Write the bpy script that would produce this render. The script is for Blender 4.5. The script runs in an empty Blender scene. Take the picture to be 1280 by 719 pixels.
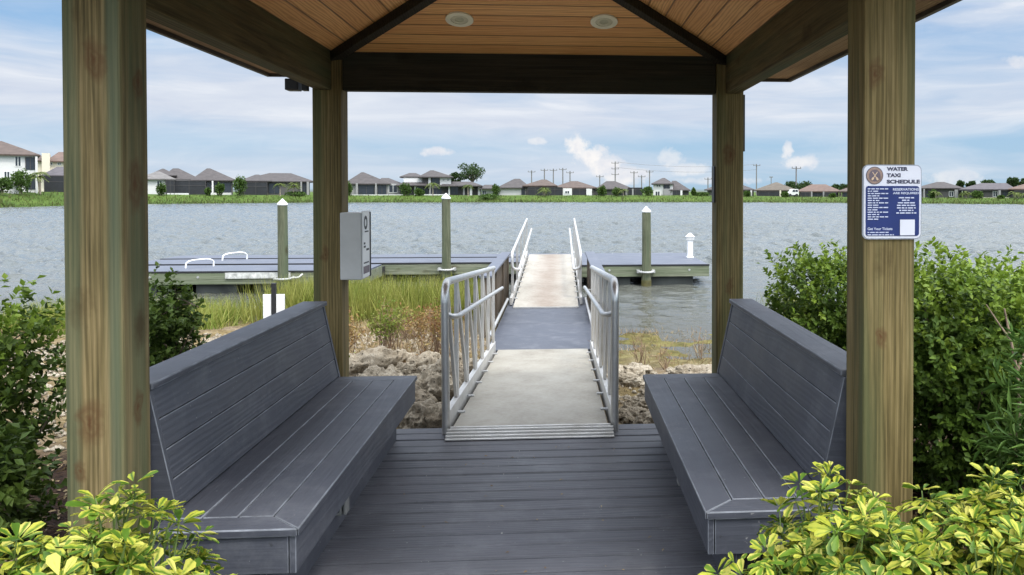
import bpy, math, random
import numpy as np
from mathutils import Vector, noise as mnoise
R_ = math.radians
random.seed(7); rng = np.random.default_rng(11)
S = bpy.context.scene; COL = S.collection
PI = math.pi

# ------------------------------------------------------------------ camera model
FPX, PPX, PPY, EYE = 1050.0, 780.0, 258.3, 1.65
PSI, PIT = R_(4.36), R_(1.0)
_Rv = Vector((math.cos(PSI), -math.sin(PSI), 0)); _F0 = Vector((math.sin(PSI), math.cos(PSI), 0)); _U0 = Vector((0, 0, 1))
_F = _F0*math.cos(PIT) - _U0*math.sin(PIT); _U = _U0*math.cos(PIT) + _F0*math.sin(PIT)
def ray(x, y): return _Rv*((x-PPX)/FPX) + _U*((PPY-y)/FPX) + _F
def at(x, y, Y):
    d = ray(x, y); p = d*(Y/d.y); return Vector((p.x, p.y, p.z+EYE))

# ------------------------------------------------------------------ node helpers
class NT:
    def __init__(s, tree): s.t = tree
    def n(s, typ, out=None, props=None, **inp):
        nd = s.t.nodes.new(typ)
        for k, v in (props or {}).items(): setattr(nd, k, v)
        for k, v in inp.items():
            key = int(k[1:]) if k[0] == '_' and k[1:].isdigit() else k.replace('_', ' ')
            sk = nd.inputs[key]
            if isinstance(v, bpy.types.NodeSocket): s.t.links.new(v, sk)
            elif isinstance(v, (tuple, list)) and sk.type == 'RGBA' and len(v) == 3: sk.default_value = (*v, 1)
            else: sk.default_value = v
        if out is None: return nd
        return nd.outputs[out]
    def math(s, op, a, b=0.0, c=0.0, clamp=False):
        return s.n('ShaderNodeMath', 0, {'operation': op, 'use_clamp': clamp}, _0=a, _1=b, _2=c)
    def vmath(s, op, a, b=(0, 0, 0), o=0): return s.n('ShaderNodeVectorMath', o, {'operation': op}, _0=a, _1=b)
    def ramp(s, fac, stops, interp='LINEAR'):
        nd = s.t.nodes.new('ShaderNodeValToRGB'); cr = nd.color_ramp; cr.interpolation = interp
        while len(cr.elements) < len(stops): cr.elements.new(0.5)
        for e, (p, c) in zip(cr.elements, stops):
            e.position = p; e.color = (*c, 1) if isinstance(c, tuple) else (c, c, c, 1)
        s.t.links.new(fac, nd.inputs[0]); return nd.outputs[0]
    def noise(s, vec, scale, detail=4, rough=.55, dist=0, out=0):
        return s.n('ShaderNodeTexNoise', out, None, Vector=vec, Scale=scale, Detail=detail, Roughness=rough, Distortion=dist)
    def mix(s, f, a, b, blend='MIX'):
        nd = s.t.nodes.new('ShaderNodeMix'); nd.data_type = 'RGBA'; nd.blend_type = blend
        for i, v in ((0, f), (6, a), (7, b)):
            if isinstance(v, bpy.types.NodeSocket): s.t.links.new(v, nd.inputs[i])
            else: nd.inputs[i].default_value = (*v, 1) if isinstance(v, tuple) and len(v) == 3 else v
        return nd.outputs[2]
    def mapping(s, vec, scale=(1, 1, 1), loc=(0, 0, 0), rot=(0, 0, 0)):
        return s.n('ShaderNodeMapping', 0, None, Vector=vec, Scale=scale, Location=loc, Rotation=rot)
    def obj(s): return s.n('ShaderNodeTexCoord', 'Object')
    def bump(s, h, strength=.3, dist=.01): return s.n('ShaderNodeBump', 0, None, Height=h, Strength=strength, Distance=dist)

def newmat(name):
    m = bpy.data.materials.new(name); m.use_nodes = True; m.node_tree.nodes.clear()
    N = NT(m.node_tree)
    def fin(**kw):
        b = N.n('ShaderNodeBsdfPrincipled', None, None, **kw)
        o = N.n('ShaderNodeOutputMaterial'); N.t.links.new(b.outputs[0], o.inputs[0]); return m
    return m, N, fin

def plain(name, c, rough=.6, metal=0, var=.12, sc=6, bump=0, spec=.5):
    m, N, fin = newmat(name); o = N.obj()
    nz = N.noise(o, sc, 6, .6)
    lo = tuple(max(0, x*(1-var*2)) for x in c); hi = tuple(min(1, x*(1+var*2)) for x in c)
    col = N.ramp(nz, [(.25, lo), (.75, hi)])
    kw = dict(Base_Color=col, Roughness=rough, Metallic=metal)
    kw['Specular_IOR_Level'] = spec
    if bump: kw['Normal'] = N.bump(N.noise(o, sc*6, 4), bump, .01)
    return fin(**kw)

def wood(name, dark, mid, light, axis=2, green=None, gamt=.5, rough=.75, knots=True, freq=1.0, bstr=.35, kn=(), bands=()):
    m, N, fin = newmat(name)
    o = N.obj(); rnd = N.n('ShaderNodeObjectInfo', 'Random')
    off = N.n('ShaderNodeCombineXYZ', 0, None, X=N.math('MULTIPLY', rnd, 13.0), Y=N.math('MULTIPLY', rnd, 7.0), Z=N.math('MULTIPLY', rnd, 29.0))
    p = N.vmath('ADD', o, off)
    def st(a, l):
        s_ = [a*freq]*3; s_[axis] = l*freq; return N.mapping(p, tuple(s_))
    broad = N.noise(st(11, .7), 1, 4, .6, 2.2)
    fine = N.noise(st(95, 2.2), 1, 6, .7, .3)
    thin = N.ramp(N.noise(st(210, 2.6), 1, 3, .6, .2), [(.36, 0.0), (.60, 1.0)])
    rings = N.n('ShaderNodeTexWave', 'Fac', {'wave_type': 'BANDS', 'bands_direction': 'X' if axis != 0 else 'Y'}, Vector=st(5, .22), Scale=3.2, Distortion=9.0, Detail=3, Detail_Scale=1.2)
    blot = N.noise(st(3.2, .9), 1, 6, .65)
    f = N.math('ADD', N.math('MULTIPLY', broad, .28), N.math('ADD', N.math('MULTIPLY', fine, .3), N.math('ADD', N.math('MULTIPLY', rings, .10), N.math('MULTIPLY', blot, .34))))
    col = N.ramp(f, [(.39, dark), (.5, mid), (.63, light)])
    col = N.mix(N.math('MULTIPLY', N.math('SUBTRACT', 1.0, thin), .42), col, tuple(x*.55 for x in dark))
    if green:
        g = N.ramp(N.noise(st(6, .35), 1, 3, .5), [(.47, 0.0), (.62, gamt)])
        col = N.mix(g, col, green)
    sxo = N.n('ShaderNodeSeparateXYZ', None, None, Vector=o)
    for (bx, bw, bc, ba) in bands:
        q = N.math('ADD', N.math('ABSOLUTE', N.math('SUBTRACT', sxo.outputs[0], bx)), N.math('MULTIPLY', N.math('SUBTRACT', N.noise(st(7, .8), 1, 4, .6), .5), bw*1.6))
        col = N.mix(N.math('MULTIPLY', N.ramp(N.math('DIVIDE', q, bw), [(.55, 1.0), (1.0, 0.0)]), ba), col, bc)
    wv = N.vmath('SCALE', N.vmath('SUBTRACT', N.n('ShaderNodeTexNoise', 'Color', None, Vector=o, Scale=16.0, Detail=3.0), (.5, .5, .5)))
    wv.node.inputs[3].default_value = .075
    for (kx, ky, kz, kr) in kn:
        dv = N.vmath('MULTIPLY', N.vmath('SUBTRACT', N.vmath('ADD', o, wv), (kx, ky, kz)), (1, 1, .5))
        dl = N.math('DIVIDE', N.vmath('LENGTH', dv, (0, 0, 0), 1), kr*.72)
        col = N.mix(N.ramp(dl, [(.1, .9), (.35, .4), (.5, .65), (1.0, 0.0)]), col, (.085, .036, .012))
    if knots:
        sv = [3.4]*3; sv[axis] = 1.7
        kp = N.vmath('ADD', N.mapping(p, tuple(sv)), N.vmath('SCALE', N.n('ShaderNodeTexNoise', 'Color', None, Vector=p, Scale=3.0)))
        vd = N.n('ShaderNodeTexVoronoi', 'Distance', None, Vector=N.mapping(p, tuple(sv)), Scale=1.0, Randomness=1.0)
        vd = N.math('ADD', vd, N.math('MULTIPLY', N.math('SUBTRACT', N.noise(p, 18, 3), .5), .22))
        k = N.ramp(vd, [(.06, 1.0), (.2, 0.0)])
        col = N.mix(N.math('MULTIPLY', k, .75), col, tuple(x*.55 for x in (dark[0]*1.5, dark[1]*1.1, dark[2]*.8)))
    chk = N.ramp(N.noise(st(55, .45), 1, 2, .5), [(.27, 1.0), (.31, 0.0)])       # drying checks
    col = N.mix(N.math('MULTIPLY', chk, .6), col, tuple(x*.4 for x in dark))
    b = N.bump(N.math('ADD', N.math('ADD', fine, N.math('MULTIPLY', rings, .4)), N.math('MULTIPLY', chk, -.8)), bstr, .006)
    return fin(Base_Color=col, Roughness=rough, Normal=b, Specular_IOR_Level=.25)

def composite(name, c, axis=1, cath=1.0, rough=.5, dust=.5, wear=.15):
    m, N, fin = newmat(name)
    o = N.obj(); rnd = N.n('ShaderNodeObjectInfo', 'Random')
    s1 = [7.]*3; s1[axis] = .9
    w = N.n('ShaderNodeTexWave', 'Fac', {'wave_type': 'RINGS', 'rings_direction': 'SPHERICAL'}, Vector=N.vmath('ADD', N.mapping(o, tuple(s1)), N.n('ShaderNodeCombineXYZ', 0, None, X=rnd, Y=rnd, Z=rnd)), Scale=1.6, Distortion=14.0, Detail=3.0, Detail_Scale=.55)
    s2 = [120.]*3; s2[axis] = 5.
    fine = N.noise(N.mapping(o, tuple(s2)), 1, 4, .6)
    big = N.noise(o, 1.7, 5, .6)
    col = N.ramp(N.math('ADD', N.math('MULTIPLY', big, .6), N.math('MULTIPLY', fine, .4)), [(.3, tuple(x*(1-wear*1.6) for x in c)), (.55, c), (.8, tuple(min(1, x*(1+wear*2.4)) for x in c))])
    sp = N.ramp(N.noise(o, 55, 2, .5), [(.735, 0.0), (.765, 1.0)])
    sp2 = N.ramp(N.noise(o, 24, 3, .6), [(.28, 1.0), (.31, 0.0)])
    col = N.mix(N.math('MULTIPLY', sp, dust), col, (.34, .33, .32))
    col = N.mix(N.math('MULTIPLY', sp2, .5), col, (.018, .017, .017))
    sm = N.ramp(N.noise(o, 3.1, 8, .75), [(.5, 0.0), (.74, .5)])
    col = N.mix(sm, col, (.16, .165, .18))
    b = N.bump(N.math('ADD', N.math('MULTIPLY', w, cath), N.math('MULTIPLY', fine, .7)), .75, .0022)
    rg = N.ramp(big, [(.3, rough-.08), (.7, rough+.14)])
    return fin(Base_Color=col, Roughness=rg, Normal=b, Specular_IOR_Level=.5)

def metal(name, c, rough=.4, mt=.7, stain=(.30, .27, .22), amt=.35, sc=5):
    m, N, fin = newmat(name); o = N.obj()
    nz = N.noise(o, sc, 6, .65); f = N.noise(o, 60, 3, .6)
    col = N.mix(N.math('MULTIPLY', N.ramp(nz, [(.45, 0.0), (.72, 1.0)]), amt), c, stain)
    col = N.mix(N.math('MULTIPLY', N.ramp(f, [(.55, 0.0), (.8, 1.0)]), .25), col, tuple(x*.55 for x in c))
    return fin(Base_Color=col, Metallic=mt, Roughness=N.ramp(nz, [(.3, rough-.06), (.75, rough+.16)]), Normal=N.bump(f, .12, .003))

def leafmat(name, cols, rough=.45, trans=.25, edge=None, edgew=(.29, .5)):
    m, N, fin = newmat(name)
    rpi = N.n('ShaderNodeNewGeometry', 'Random Per Island')
    st = [(i/max(1, len(cols)-1), c) for i, c in enumerate(cols)]
    col = N.ramp(rpi, st)
    big = N.noise(N.obj(), 2.2, 3, .5)
    col = N.mix(.5, col, N.mix(N.ramp(big, [(.35, 0.0), (.65, 1.0)]), tuple(x*.75 for x in cols[0]), cols[-1]), 'MIX')
    if edge:
        uv = N.n('ShaderNodeUVMap', 0); sx = N.n('ShaderNodeSeparateXYZ', None, None, Vector=uv)
        d = N.math('ABSOLUTE', N.math('SUBTRACT', sx.outputs[0], .5))
        sh = N.math('MULTIPLY', N.math('SUBTRACT', N.n('ShaderNodeTexWhiteNoise', 'Value', {'noise_dimensions': '1D'}, W=rpi), .42), .55)
        nz = N.math('MULTIPLY', N.math('SUBTRACT', N.noise(N.obj(), 70, 2), .5), .35)
        e = N.math('ADD', N.math('ADD', d, sh), nz)
        ef = N.ramp(e, [(edgew[0]-.12, 0.0), (edgew[0]+.12, 1.0)])
        ec = N.ramp(rpi, [(0, edge[0]), (.5, edge[1]), (1, edge[2])])
        col = N.mix(ef, col, ec)
    nt = N.t
    b = N.n('ShaderNodeBsdfPrincipled', None, None, Base_Color=col, Roughness=rough, Specular_IOR_Level=.22)
    if trans:
        tr = N.n('ShaderNodeBsdfTranslucent', None, None, Color=col)
        mx = N.n('ShaderNodeMixShader', None, None, Fac=trans); nt.links.new(b.outputs[0], mx.inputs[1]); nt.links.new(tr.outputs[0], mx.inputs[2])
        res = mx.outputs[0]
    else: res = b.outputs[0]
    o = N.n('ShaderNodeOutputMaterial'); nt.links.new(res, o.inputs[0])
    return m

# ------------------------------------------------------------------ mesh helpers
ROOT = {}
class MB:
    def __init__(s): s.v = []; s.f = []; s.uv = None
    def add(s, vs, fs):
        k = len(s.v); s.v += [tuple(v) for v in vs]; s.f += [tuple(i+k for i in f) for f in fs]; return s
    def box(s, x0, x1, y0, y1, z0, z1):
        x0, x1 = sorted((x0, x1)); y0, y1 = sorted((y0, y1)); z0, z1 = sorted((z0, z1))
        return s.add([(x0, y0, z0), (x1, y0, z0), (x1, y1, z0), (x0, y1, z0), (x0, y0, z1), (x1, y0, z1), (x1, y1, z1), (x0, y1, z1)],
                     [(3, 2, 1, 0), (4, 5, 6, 7), (0, 1, 5, 4), (1, 2, 6, 5), (2, 3, 7, 6), (3, 0, 4, 7)])
    def prism(s, poly, fn, t0, t1):
        """poly: 2D points; fn(a,b,t) -> xyz; a closed prism from t0 to t1"""
        n = len(poly)
        vs = [fn(a, b, t0) for a, b in poly] + [fn(a, b, t1) for a, b in poly]
        fs = [tuple(range(n)), tuple(range(2*n-1, n-1, -1))] + [(i, n+i, n+(i+1) % n, (i+1) % n) for i in range(n)]
        return s.add(vs, fs)
    def bar(s, a, b, w, h, up=(0, 0, 1)):
        a = Vector(a); b = Vector(b); d = (b-a).normalized(); u = Vector(up)
        sd = d.cross(u)
        if sd.length < 1e-4: sd = d.cross(Vector((1, 0, 0)))
        sd.normalize(); u = sd.cross(d)
        c = [sd*(-w/2)-u*(h/2), sd*(w/2)-u*(h/2), sd*(w/2)+u*(h/2), sd*(-w/2)+u*(h/2)]
        return s.add([a+q for q in c]+[b+q for q in c], [(3, 2, 1, 0), (4, 5, 6, 7), (0, 1, 5, 4), (1, 2, 6, 5), (2, 3, 7, 6), (3, 0, 4, 7)])
    def tube(s, pts, r, n=10, close=True):
        pts = [Vector(p) for p in pts]; rs = r if isinstance(r, (list, tuple)) else [r]*len(pts)
        k = len(s.v); prev = None
        for i, p in enumerate(pts):
            d = (pts[min(i+1, len(pts)-1)]-pts[max(i-1, 0)]).normalized()
            if prev is None:
                a = d.cross(Vector((0, 0, 1)));
                if a.length < 1e-3: a = d.cross(Vector((1, 0, 0)))
            else: a = prev - d*prev.dot(d)
            a.normalize(); prev = a; b = d.cross(a)
            for j in range(n):
                t = 2*PI*j/n; s.v.append(tuple(p + (a*math.cos(t)+b*math.sin(t))*rs[i]))
        m = len(pts)
        for i in range(m-1):
            for j in range(n):
                s.f.append((k+i*n+j, k+i*n+(j+1) % n, k+(i+1)*n+(j+1) % n, k+(i+1)*n+j))
        if close: s.f.append(tuple(k+j for j in range(n-1, -1, -1))); s.f.append(tuple(k+(m-1)*n+j for j in range(n)))
        return s
    def lathe(s, prof, c, n=20):
        k = len(s.v); m = len(prof)
        for r, z in prof:
            for j in range(n):
                t = 2*PI*j/n; s.v.append((c[0]+r*math.cos(t), c[1]+r*math.sin(t), c[2]+z))
        for i in range(m-1):
            for j in range(n): s.f.append((k+i*n+j, k+i*n+(j+1) % n, k+(i+1)*n+(j+1) % n, k+(i+1)*n+j))
        s.f.append(tuple(k+j for j in range(n-1, -1, -1))); s.f.append(tuple(k+(m-1)*n+j for j in range(n)))
        return s
    def build(s, name, m, parent=None, bevel=0, smooth=False, loc=None, label=None):
        if parent is not None: base = ROOT[parent]
        else: base = Vector(loc) if loc is not None else Vector((0, 0, 0))
        me = bpy.data.meshes.new(name); me.from_pydata([tuple(Vector(v)-base) for v in s.v], [], s.f); me.update()
        o = bpy.data.objects.new(name, me); COL.objects.link(o)
        if parent is not None: o.parent = parent
        else: o.location = base
        ROOT[o] = base
        if m is not None: me.materials.append(m)
        import bmesh
        bm = bmesh.new(); bm.from_mesh(me); bmesh.ops.recalc_face_normals(bm, faces=bm.faces); bm.to_mesh(me); bm.free()
        if smooth:
            me.polygons.foreach_set('use_smooth', [True]*len(me.polygons)); 
            try: me.set_sharp_from_angle(angle=R_(40))
            except Exception: pass
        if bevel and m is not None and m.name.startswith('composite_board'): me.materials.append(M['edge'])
        if bevel:
            bv = o.modifiers.new('bevel', 'BEVEL'); bv.width = bevel; bv.segments = 2; bv.limit_method = 'ANGLE'; bv.angle_limit = R_(40)
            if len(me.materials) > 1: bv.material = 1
        if label: o['label'] = label
        return o

def tag(o, label=None, cat=None, group=None, kind=None):
    if label: o['label'] = label
    if cat: o['category'] = cat
    if group: o['group'] = group
    if kind: o['kind'] = kind
    return o
def thing(name, label, cat, loc=(0, 0, 0), group=None):
    o = bpy.data.objects.new(name, None); COL.objects.link(o); o.location = loc; o.empty_display_size = .2
    ROOT[o] = Vector(loc); return tag(o, label, cat, group)

def npmesh(name, V, F, m, parent=None, loc=None, uv=None, smooth=False):
    """V (n,3) world coords, F (k,q) ints with constant q"""
    base = ROOT[parent] if parent is not None else Vector(loc or (0, 0, 0))
    V = np.asarray(V, dtype=np.float32)-np.array(base, dtype=np.float32); F = np.asarray(F, dtype=np.int32); q = F.shape[1]
    me = bpy.data.meshes.new(name); me.vertices.add(len(V)); me.vertices.foreach_set('co', V.ravel())
    me.loops.add(F.size); me.loops.foreach_set('vertex_index', F.ravel())
    me.polygons.add(len(F)); me.polygons.foreach_set('loop_start', np.arange(0, F.size, q, dtype=np.int32))
    me.polygons.foreach_set('loop_total', np.full(len(F), q, dtype=np.int32))
    if smooth: me.polygons.foreach_set('use_smooth', np.ones(len(F), dtype=bool))
    if uv is not None:
        l = me.uv_layers.new(name='UVMap'); l.data.foreach_set('uv', np.asarray(uv, dtype=np.float32)[F.ravel()].ravel())
    me.update(calc_edges=True); me.validate()
    o = bpy.data.objects.new(name, me); COL.objects.link(o)
    if parent is not None: o.parent = parent
    else: o.location = base
    ROOT[o] = base; me.materials.append(m); return o

# leaf templates (x across -.5...5, y along 0..1, z out)
T_DIAM = (np.array([(0, 0, 0), (-.5, .45, .10), (0, 1, -.06), (.5, .45, .10)]), np.array([(0, 2, 1), (0, 3, 2)]))
T_OBOV = (np.array([(0, 0, 0), (-.22, .25, .05), (0, .25, 0), (.22, .25, .05), (-.5, .66, .05), (0, .66, -.02), (.5, .66, .05), (-.3, .92, -.02), (0, .96, -.09), (.3, .92, -.02)]),
          np.array([(0, 2, 1), (0, 3, 2), (1, 2, 5), (1, 5, 4), (2, 3, 6), (2, 6, 5), (4, 5, 8), (4, 8, 7), (5, 6, 9), (5, 9, 8)]))
T_BLADE = (np.array([(-.5, 0, 0), (.5, 0, 0), (-.36, .5, .06), (.36, .5, .06), (0, 1, .28)]), np.array([(0, 1, 3), (0, 3, 2), (2, 3, 4)]))
def unit(a): return a/np.maximum(1e-9, np.linalg.norm(a, axis=-1, keepdims=True))
def leaves(tmpl, P, A, Nn, L, W):
    """returns V,F,UV for leaves at P along A with normal Nn"""
    tv, tf = tmpl; A = unit(A); Sd = unit(np.cross(A, Nn)); Nn = np.cross(Sd, A)
    L = np.asarray(L)[:, None, None]; W = np.asarray(W)[:, None, None]
    V = P[:, None, :] + tv[None, :, 0:1]*W*Sd[:, None, :] + tv[None, :, 1:2]*L*A[:, None, :] + tv[None, :, 2:3]*L*Nn[:, None, :]
    n, k = len(P), len(tv)
    F = (tf[None]+np.arange(n)[:, None, None]*k).reshape(-1, 3)
    UV = np.tile(np.stack([tv[:, 0]+.5, tv[:, 1]], 1), (n, 1))
    return V.reshape(-1, 3), F, UV
def rdir(n): return unit(rng.normal(size=(n, 3)))

# ------------------------------------------------------------------ materials
M = {}
oD, oM, oL = (.065, .047, .019), (.15, .107, .045), (.235, .17, .078)
K = lambda x, y, z, r: (x+.2, y-4.7, z, r)
M['post'] = wood('treated_post_wood', (.062, .048, .016), (.15, .112, .042), (.26, .195, .085), 2, (.085, .10, .042), .65, kn=(K(1.215, 3.1, 1.1, .035), K(1.24, 6.1, 1.93, .07), K(1.25, 6.1, .95, .05), K(1.19, 3.1, 2.1, .05), K(-1.66, 6.1, 1.2, .05)))
M['post_green'] = wood('treated_post_wood_green', (.066, .051, .02), (.16, .12, .05), (.27, .20, .095), 2, (.09, .115, .06), .65,
    kn=(K(-1.547, 3.2, 1.68, .085), K(-1.66, 3.1, .83, .075), K(-1.548, 3.2, .86, .06), K(-1.63, 3.1, 2.12, .06), K(-1.549, 3.22, 2.05, .05), K(-1.70, 3.1, .66, .04)), bands=((-1.54, .06, (.06, .095, .055), .5), (-1.375, .03, (.085, .105, .065), .6)))
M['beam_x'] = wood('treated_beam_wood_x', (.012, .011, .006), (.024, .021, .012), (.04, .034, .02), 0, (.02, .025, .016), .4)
M['beam_y'] = wood('treated_beam_wood_y', (.045, .036, .016), (.095, .078, .034), (.15, .12, .055), 1, (.055, .08, .042), .7)
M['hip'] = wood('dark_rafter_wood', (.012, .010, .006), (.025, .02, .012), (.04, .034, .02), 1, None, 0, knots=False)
M['dockwood'] = wood('treated_dock_wood', (.09, .10, .065), (.18, .195, .135), (.28, .29, .21), 0, (.12, .155, .085), .5)
M['pile'] = wood('treated_pile_wood', (.055, .062, .036), (.12, .13, .08), (.20, .205, .135), 2, (.08, .105, .06), .6)
M['brownwood'] = wood('weathered_brown_wood', (.055, .042, .03), (.12, .095, .07), (.19, .155, .12), 2, None, 0)
CB = (.060, .064, .080)
M['comp_y'] = composite('composite_board_lengthwise', CB, 1, .4)
M['comp_x'] = composite('composite_board_crosswise', CB, 0, .35)
M['deckmat'] = composite('composite_deck_board', (.078, .080, .094), 0, .8, .55, .9, .3)
M['dockcomp'] = composite('composite_dock_board', (.088, .098, .128), 0, .3, .5, .2)
M['landcomp'] = composite('composite_landing_panel', (.052, .058, .076), 0, .3, .5, .9)
M['edge'] = plain('pale_board_edge', (.15, .16, .18), .5, 0, .3, 9)  # paler colour for the bevelled edges of the bench boards
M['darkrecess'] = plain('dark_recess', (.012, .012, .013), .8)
M['alu'] = metal('weathered_aluminium', (.60, .595, .58), .38, .85)
M['alu2'] = metal('bright_aluminium', (.56, .55, .53), .45, .6)
M['galv'] = plain('dull_metal_grey', (.42, .42, .41), .5, .3, .1, 8)
M['galvd'] = plain('dull_grey_box', (.24, .24, .225), .5, .2, .1, 8)
M['boxgrey'] = plain('painted_box_grey', (.52, .515, .49), .55, 0, .06, 5)
M['white'] = plain('white_paint', (.78, .78, .77), .45, 0, .04, 4)
M['whitecap'] = plain('white_plastic_cap', (.8, .81, .82), .35, 0, .04, 8)
M['black'] = plain('black_metal', (.016, .016, .018), .5, 0, .1)
M['cream'] = plain('lamp_trim_cream', (.86, .83, .64), .5, 0, .05)
M['lens'] = plain('lamp_lens', (.52, .51, .34), .35, 0, .08, 20)
M['lensdark'] = plain('lamp_baffle', (.66, .63, .45), .5, 0, .08, 20)

def ramp_floor():
    m, N, fin = newmat('ramp_plank_metal'); o = N.obj(); sx = N.n('ShaderNodeSeparateXYZ', None, None, Vector=o)
    big = N.noise(N.mapping(o, (1.2, .8, 1)), 1.3, 6, .65); fine = N.noise(o, 26, 5, .65)
    c = N.ramp(N.math('ADD', N.math('MULTIPLY', big, .6), N.math('MULTIPLY', fine, .4)), [(.3, (.19, .165, .13)), (.52, (.335, .31, .265)), (.75, (.44, .415, .37))])
    d = N.math('ABSOLUTE', sx.outputs[0])
    w = N.math('SUBTRACT', .40, N.math('ADD', d, N.math('MULTIPLY', N.math('SUBTRACT', N.noise(o, 2.3, 6, .75), .5), .5)))
    st = N.ramp(w, [(.0, 0.0), (.35, .8)])
    streak = N.ramp(N.noise(N.mapping(o, (3, 22, 1)), 1, 4, .7), [(.4, 0.0), (.7, 1.0)])
    c = N.mix(N.math('MULTIPLY', st, N.math('ADD', .45, N.math('MULTIPLY', streak, .6))), c, (.15, .09, .055))
    groove = N.math('PINGPONG', N.math('MULTIPLY', sx.outputs[1], 1.0), .03)
    return fin(Base_Color=c, Roughness=.6, Metallic=.12, Normal=N.bump(N.math('ADD', N.math('MULTIPLY', groove, 10), fine), .25, .004))
M['rampfloor'] = ramp_floor()
def ramp_floor2():
    m, N, fin = newmat('ramp_plate_metal'); o = N.obj()
    big = N.noise(N.mapping(o, (1.2, .8, 1)), 1.7, 7, .7); fine = N.noise(o, 30, 5, .65)
    c = N.ramp(N.math('ADD', N.math('MULTIPLY', big, .7), N.math('MULTIPLY', fine, .3)), [(.28, (.17, .145, .11)), (.5, (.30, .275, .225)), (.74, (.40, .375, .325))])
    s = N.ramp(N.noise(o, 4.5, 6, .8), [(.6, 0.0), (.75, .5)]); c = N.mix(s, c, (.15, .135, .11))
    return fin(Base_Color=c, Roughness=.55, Metallic=.2, Normal=N.bump(fine, .2, .003))
M['rampplate'] = ramp_floor2()

def ceiling_mat():
    m, N, fin = newmat('ceiling_tongue_and_groove')
    uv = N.n('ShaderNodeUVMap', 0); sx = N.n('ShaderNodeSeparateXYZ', None, None, Vector=uv); u, v = sx.outputs[0], sx.outputs[1]
    bw = .135; vb = N.math('DIVIDE', v, bw); idx = N.math('FLOOR', vb); fr = N.math('FRACT', vb)
    wn = N.n('ShaderNodeTexWhiteNoise', 'Value', {'noise_dimensions': '1D'}, W=idx)
    vec = N.n('ShaderNodeCombineXYZ', 0, None, X=N.math('ADD', N.math('MULTIPLY', u, .55), N.math('MULTIPLY', wn, 17)), Y=N.math('MULTIPLY', v, 7), Z=idx)
    gr = N.n('ShaderNodeTexWave', 'Fac', {'wave_type': 'BANDS', 'bands_direction': 'Y'}, Vector=vec, Scale=2.2, Distortion=11, Detail=3, Detail_Scale=1.1)
    fine = N.noise(N.mapping(vec, (6, 14, 1)), 1, 4, .6)
    c = N.ramp(N.math('ADD', N.math('MULTIPLY', gr, .6), N.math('MULTIPLY', fine, .4)), [(.1, (.56, .25, .075)), (.5, (.82, .42, .145)), (.9, (.90, .53, .21))])
    c = N.mix(N.math('MULTIPLY', wn, .35), c, (.58, .23, .06))
    e = N.math('MINIMUM', fr, N.math('SUBTRACT', 1.0, fr)); g = N.ramp(e, [(.02, 1.0), (.055, 0.0)])
    c = N.mix(N.math('MULTIPLY', g, .75), c, (.10, .04, .015))
    return fin(Base_Color=c, Roughness=.55, Normal=N.bump(N.math('ADD', N.math('MULTIPLY', g, -1.0), N.math('MULTIPLY', gr, .12)), .6, .006))
M['ceiling'] = ceiling_mat()
M['soffit'] = wood('soffit_board', (.22, .13, .07), (.36, .23, .14), (.45, .31, .20), 1, None, 0, knots=False)
M['fascia'] = plain('fascia_dark_brown', (.05, .04, .028), .6)
M['shingle'] = plain('gazebo_shingle', (.11, .10, .095), .9, 0, .2, 30, .4)

# ------------------------------------------------------------------ ground heightfield
SHX = [-400, 0, 80, 195, 390, 640, 890, 1050, 1280, 1700]
SHD = [95, 117, 130, 150, 169, 171, 170, 156, 134, 110]
TOPZ = [1.9, 1.75, 1.6, 1.15, .95, .9, .85, .55, .5, .5]
def px_of(X, Y):
    a = np.arctan2(X, np.maximum(Y, 1e-3))-PSI; return PPX+FPX*np.tan(np.clip(a, -1.3, 1.3))
WZ = -.45
def smooth01(t): t = np.clip(t, 0, 1); return t*t*(3-2*t)
def vnoise(X, Y, sc, seed=0):
    r = np.random.default_rng(seed); out = 0
    for k in range(10):
        a = r.uniform(0, 2*PI); f = sc*r.uniform(.5, 2.2); out = out+np.sin((X*np.cos(a)+Y*np.sin(a))*f+r.uniform(0, 6.28))/(10*.5)
    return out/2
def height(X, Y):
    X = np.asarray(X, float); Y = np.asarray(Y, float)
    left = smooth01((-.4-X)/1.2)
    hl = np.interp(Y, [-5, 6.2, 7.5, 10, 12.5, 14.5, 16.5, 20, 30], [-.16, -.16, -.2, -.27, -.36, -.47, -.62, -1.0, -2.4])
    hr = np.interp(Y, [-5, 6.2, 7.4, 8.6, 9.6, 11, 12.6, 13.8, 16, 22], [-.16, -.16, -.22, -.30, -.405, -.447, -.47, -.56, -1.2, -2.4])
    h = hl*left+hr*(1-left)
    rough = smooth01((Y-6)/1.2)*smooth01((17-Y)/4)
    h = h+rough*(.035*vnoise(X, Y, 3.0, 1)+.03*vnoise(X, Y, 9, 2)+.012*vnoise(X, Y, 24, 3))
    h = h-smooth01((np.abs(X+1)-9)/8)*smooth01((Y+2)/6)*1.6*smooth01((Y-3)/8)
    D = np.interp(px_of(X, Y), SHX, SHD); tz = np.interp(px_of(X, Y), SHX, TOPZ)
    s = Y-D-1.2*vnoise(X, Y, .12, 5)
    hf = WZ+np.where(s < 0, s*.12, 0)+(tz-WZ)*smooth01(s/11)+np.where(s > 0, .1*vnoise(X, Y, .5, 6)*smooth01(s/3), 0)
    far = smooth01((Y-60)/20)
    h = np.where(Y > 60, np.maximum(hf, -2.6), np.maximum(h, -2.6))
    return h
def hz(x, y): return float(height(np.array([x]), np.array([y]))[0])
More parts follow.
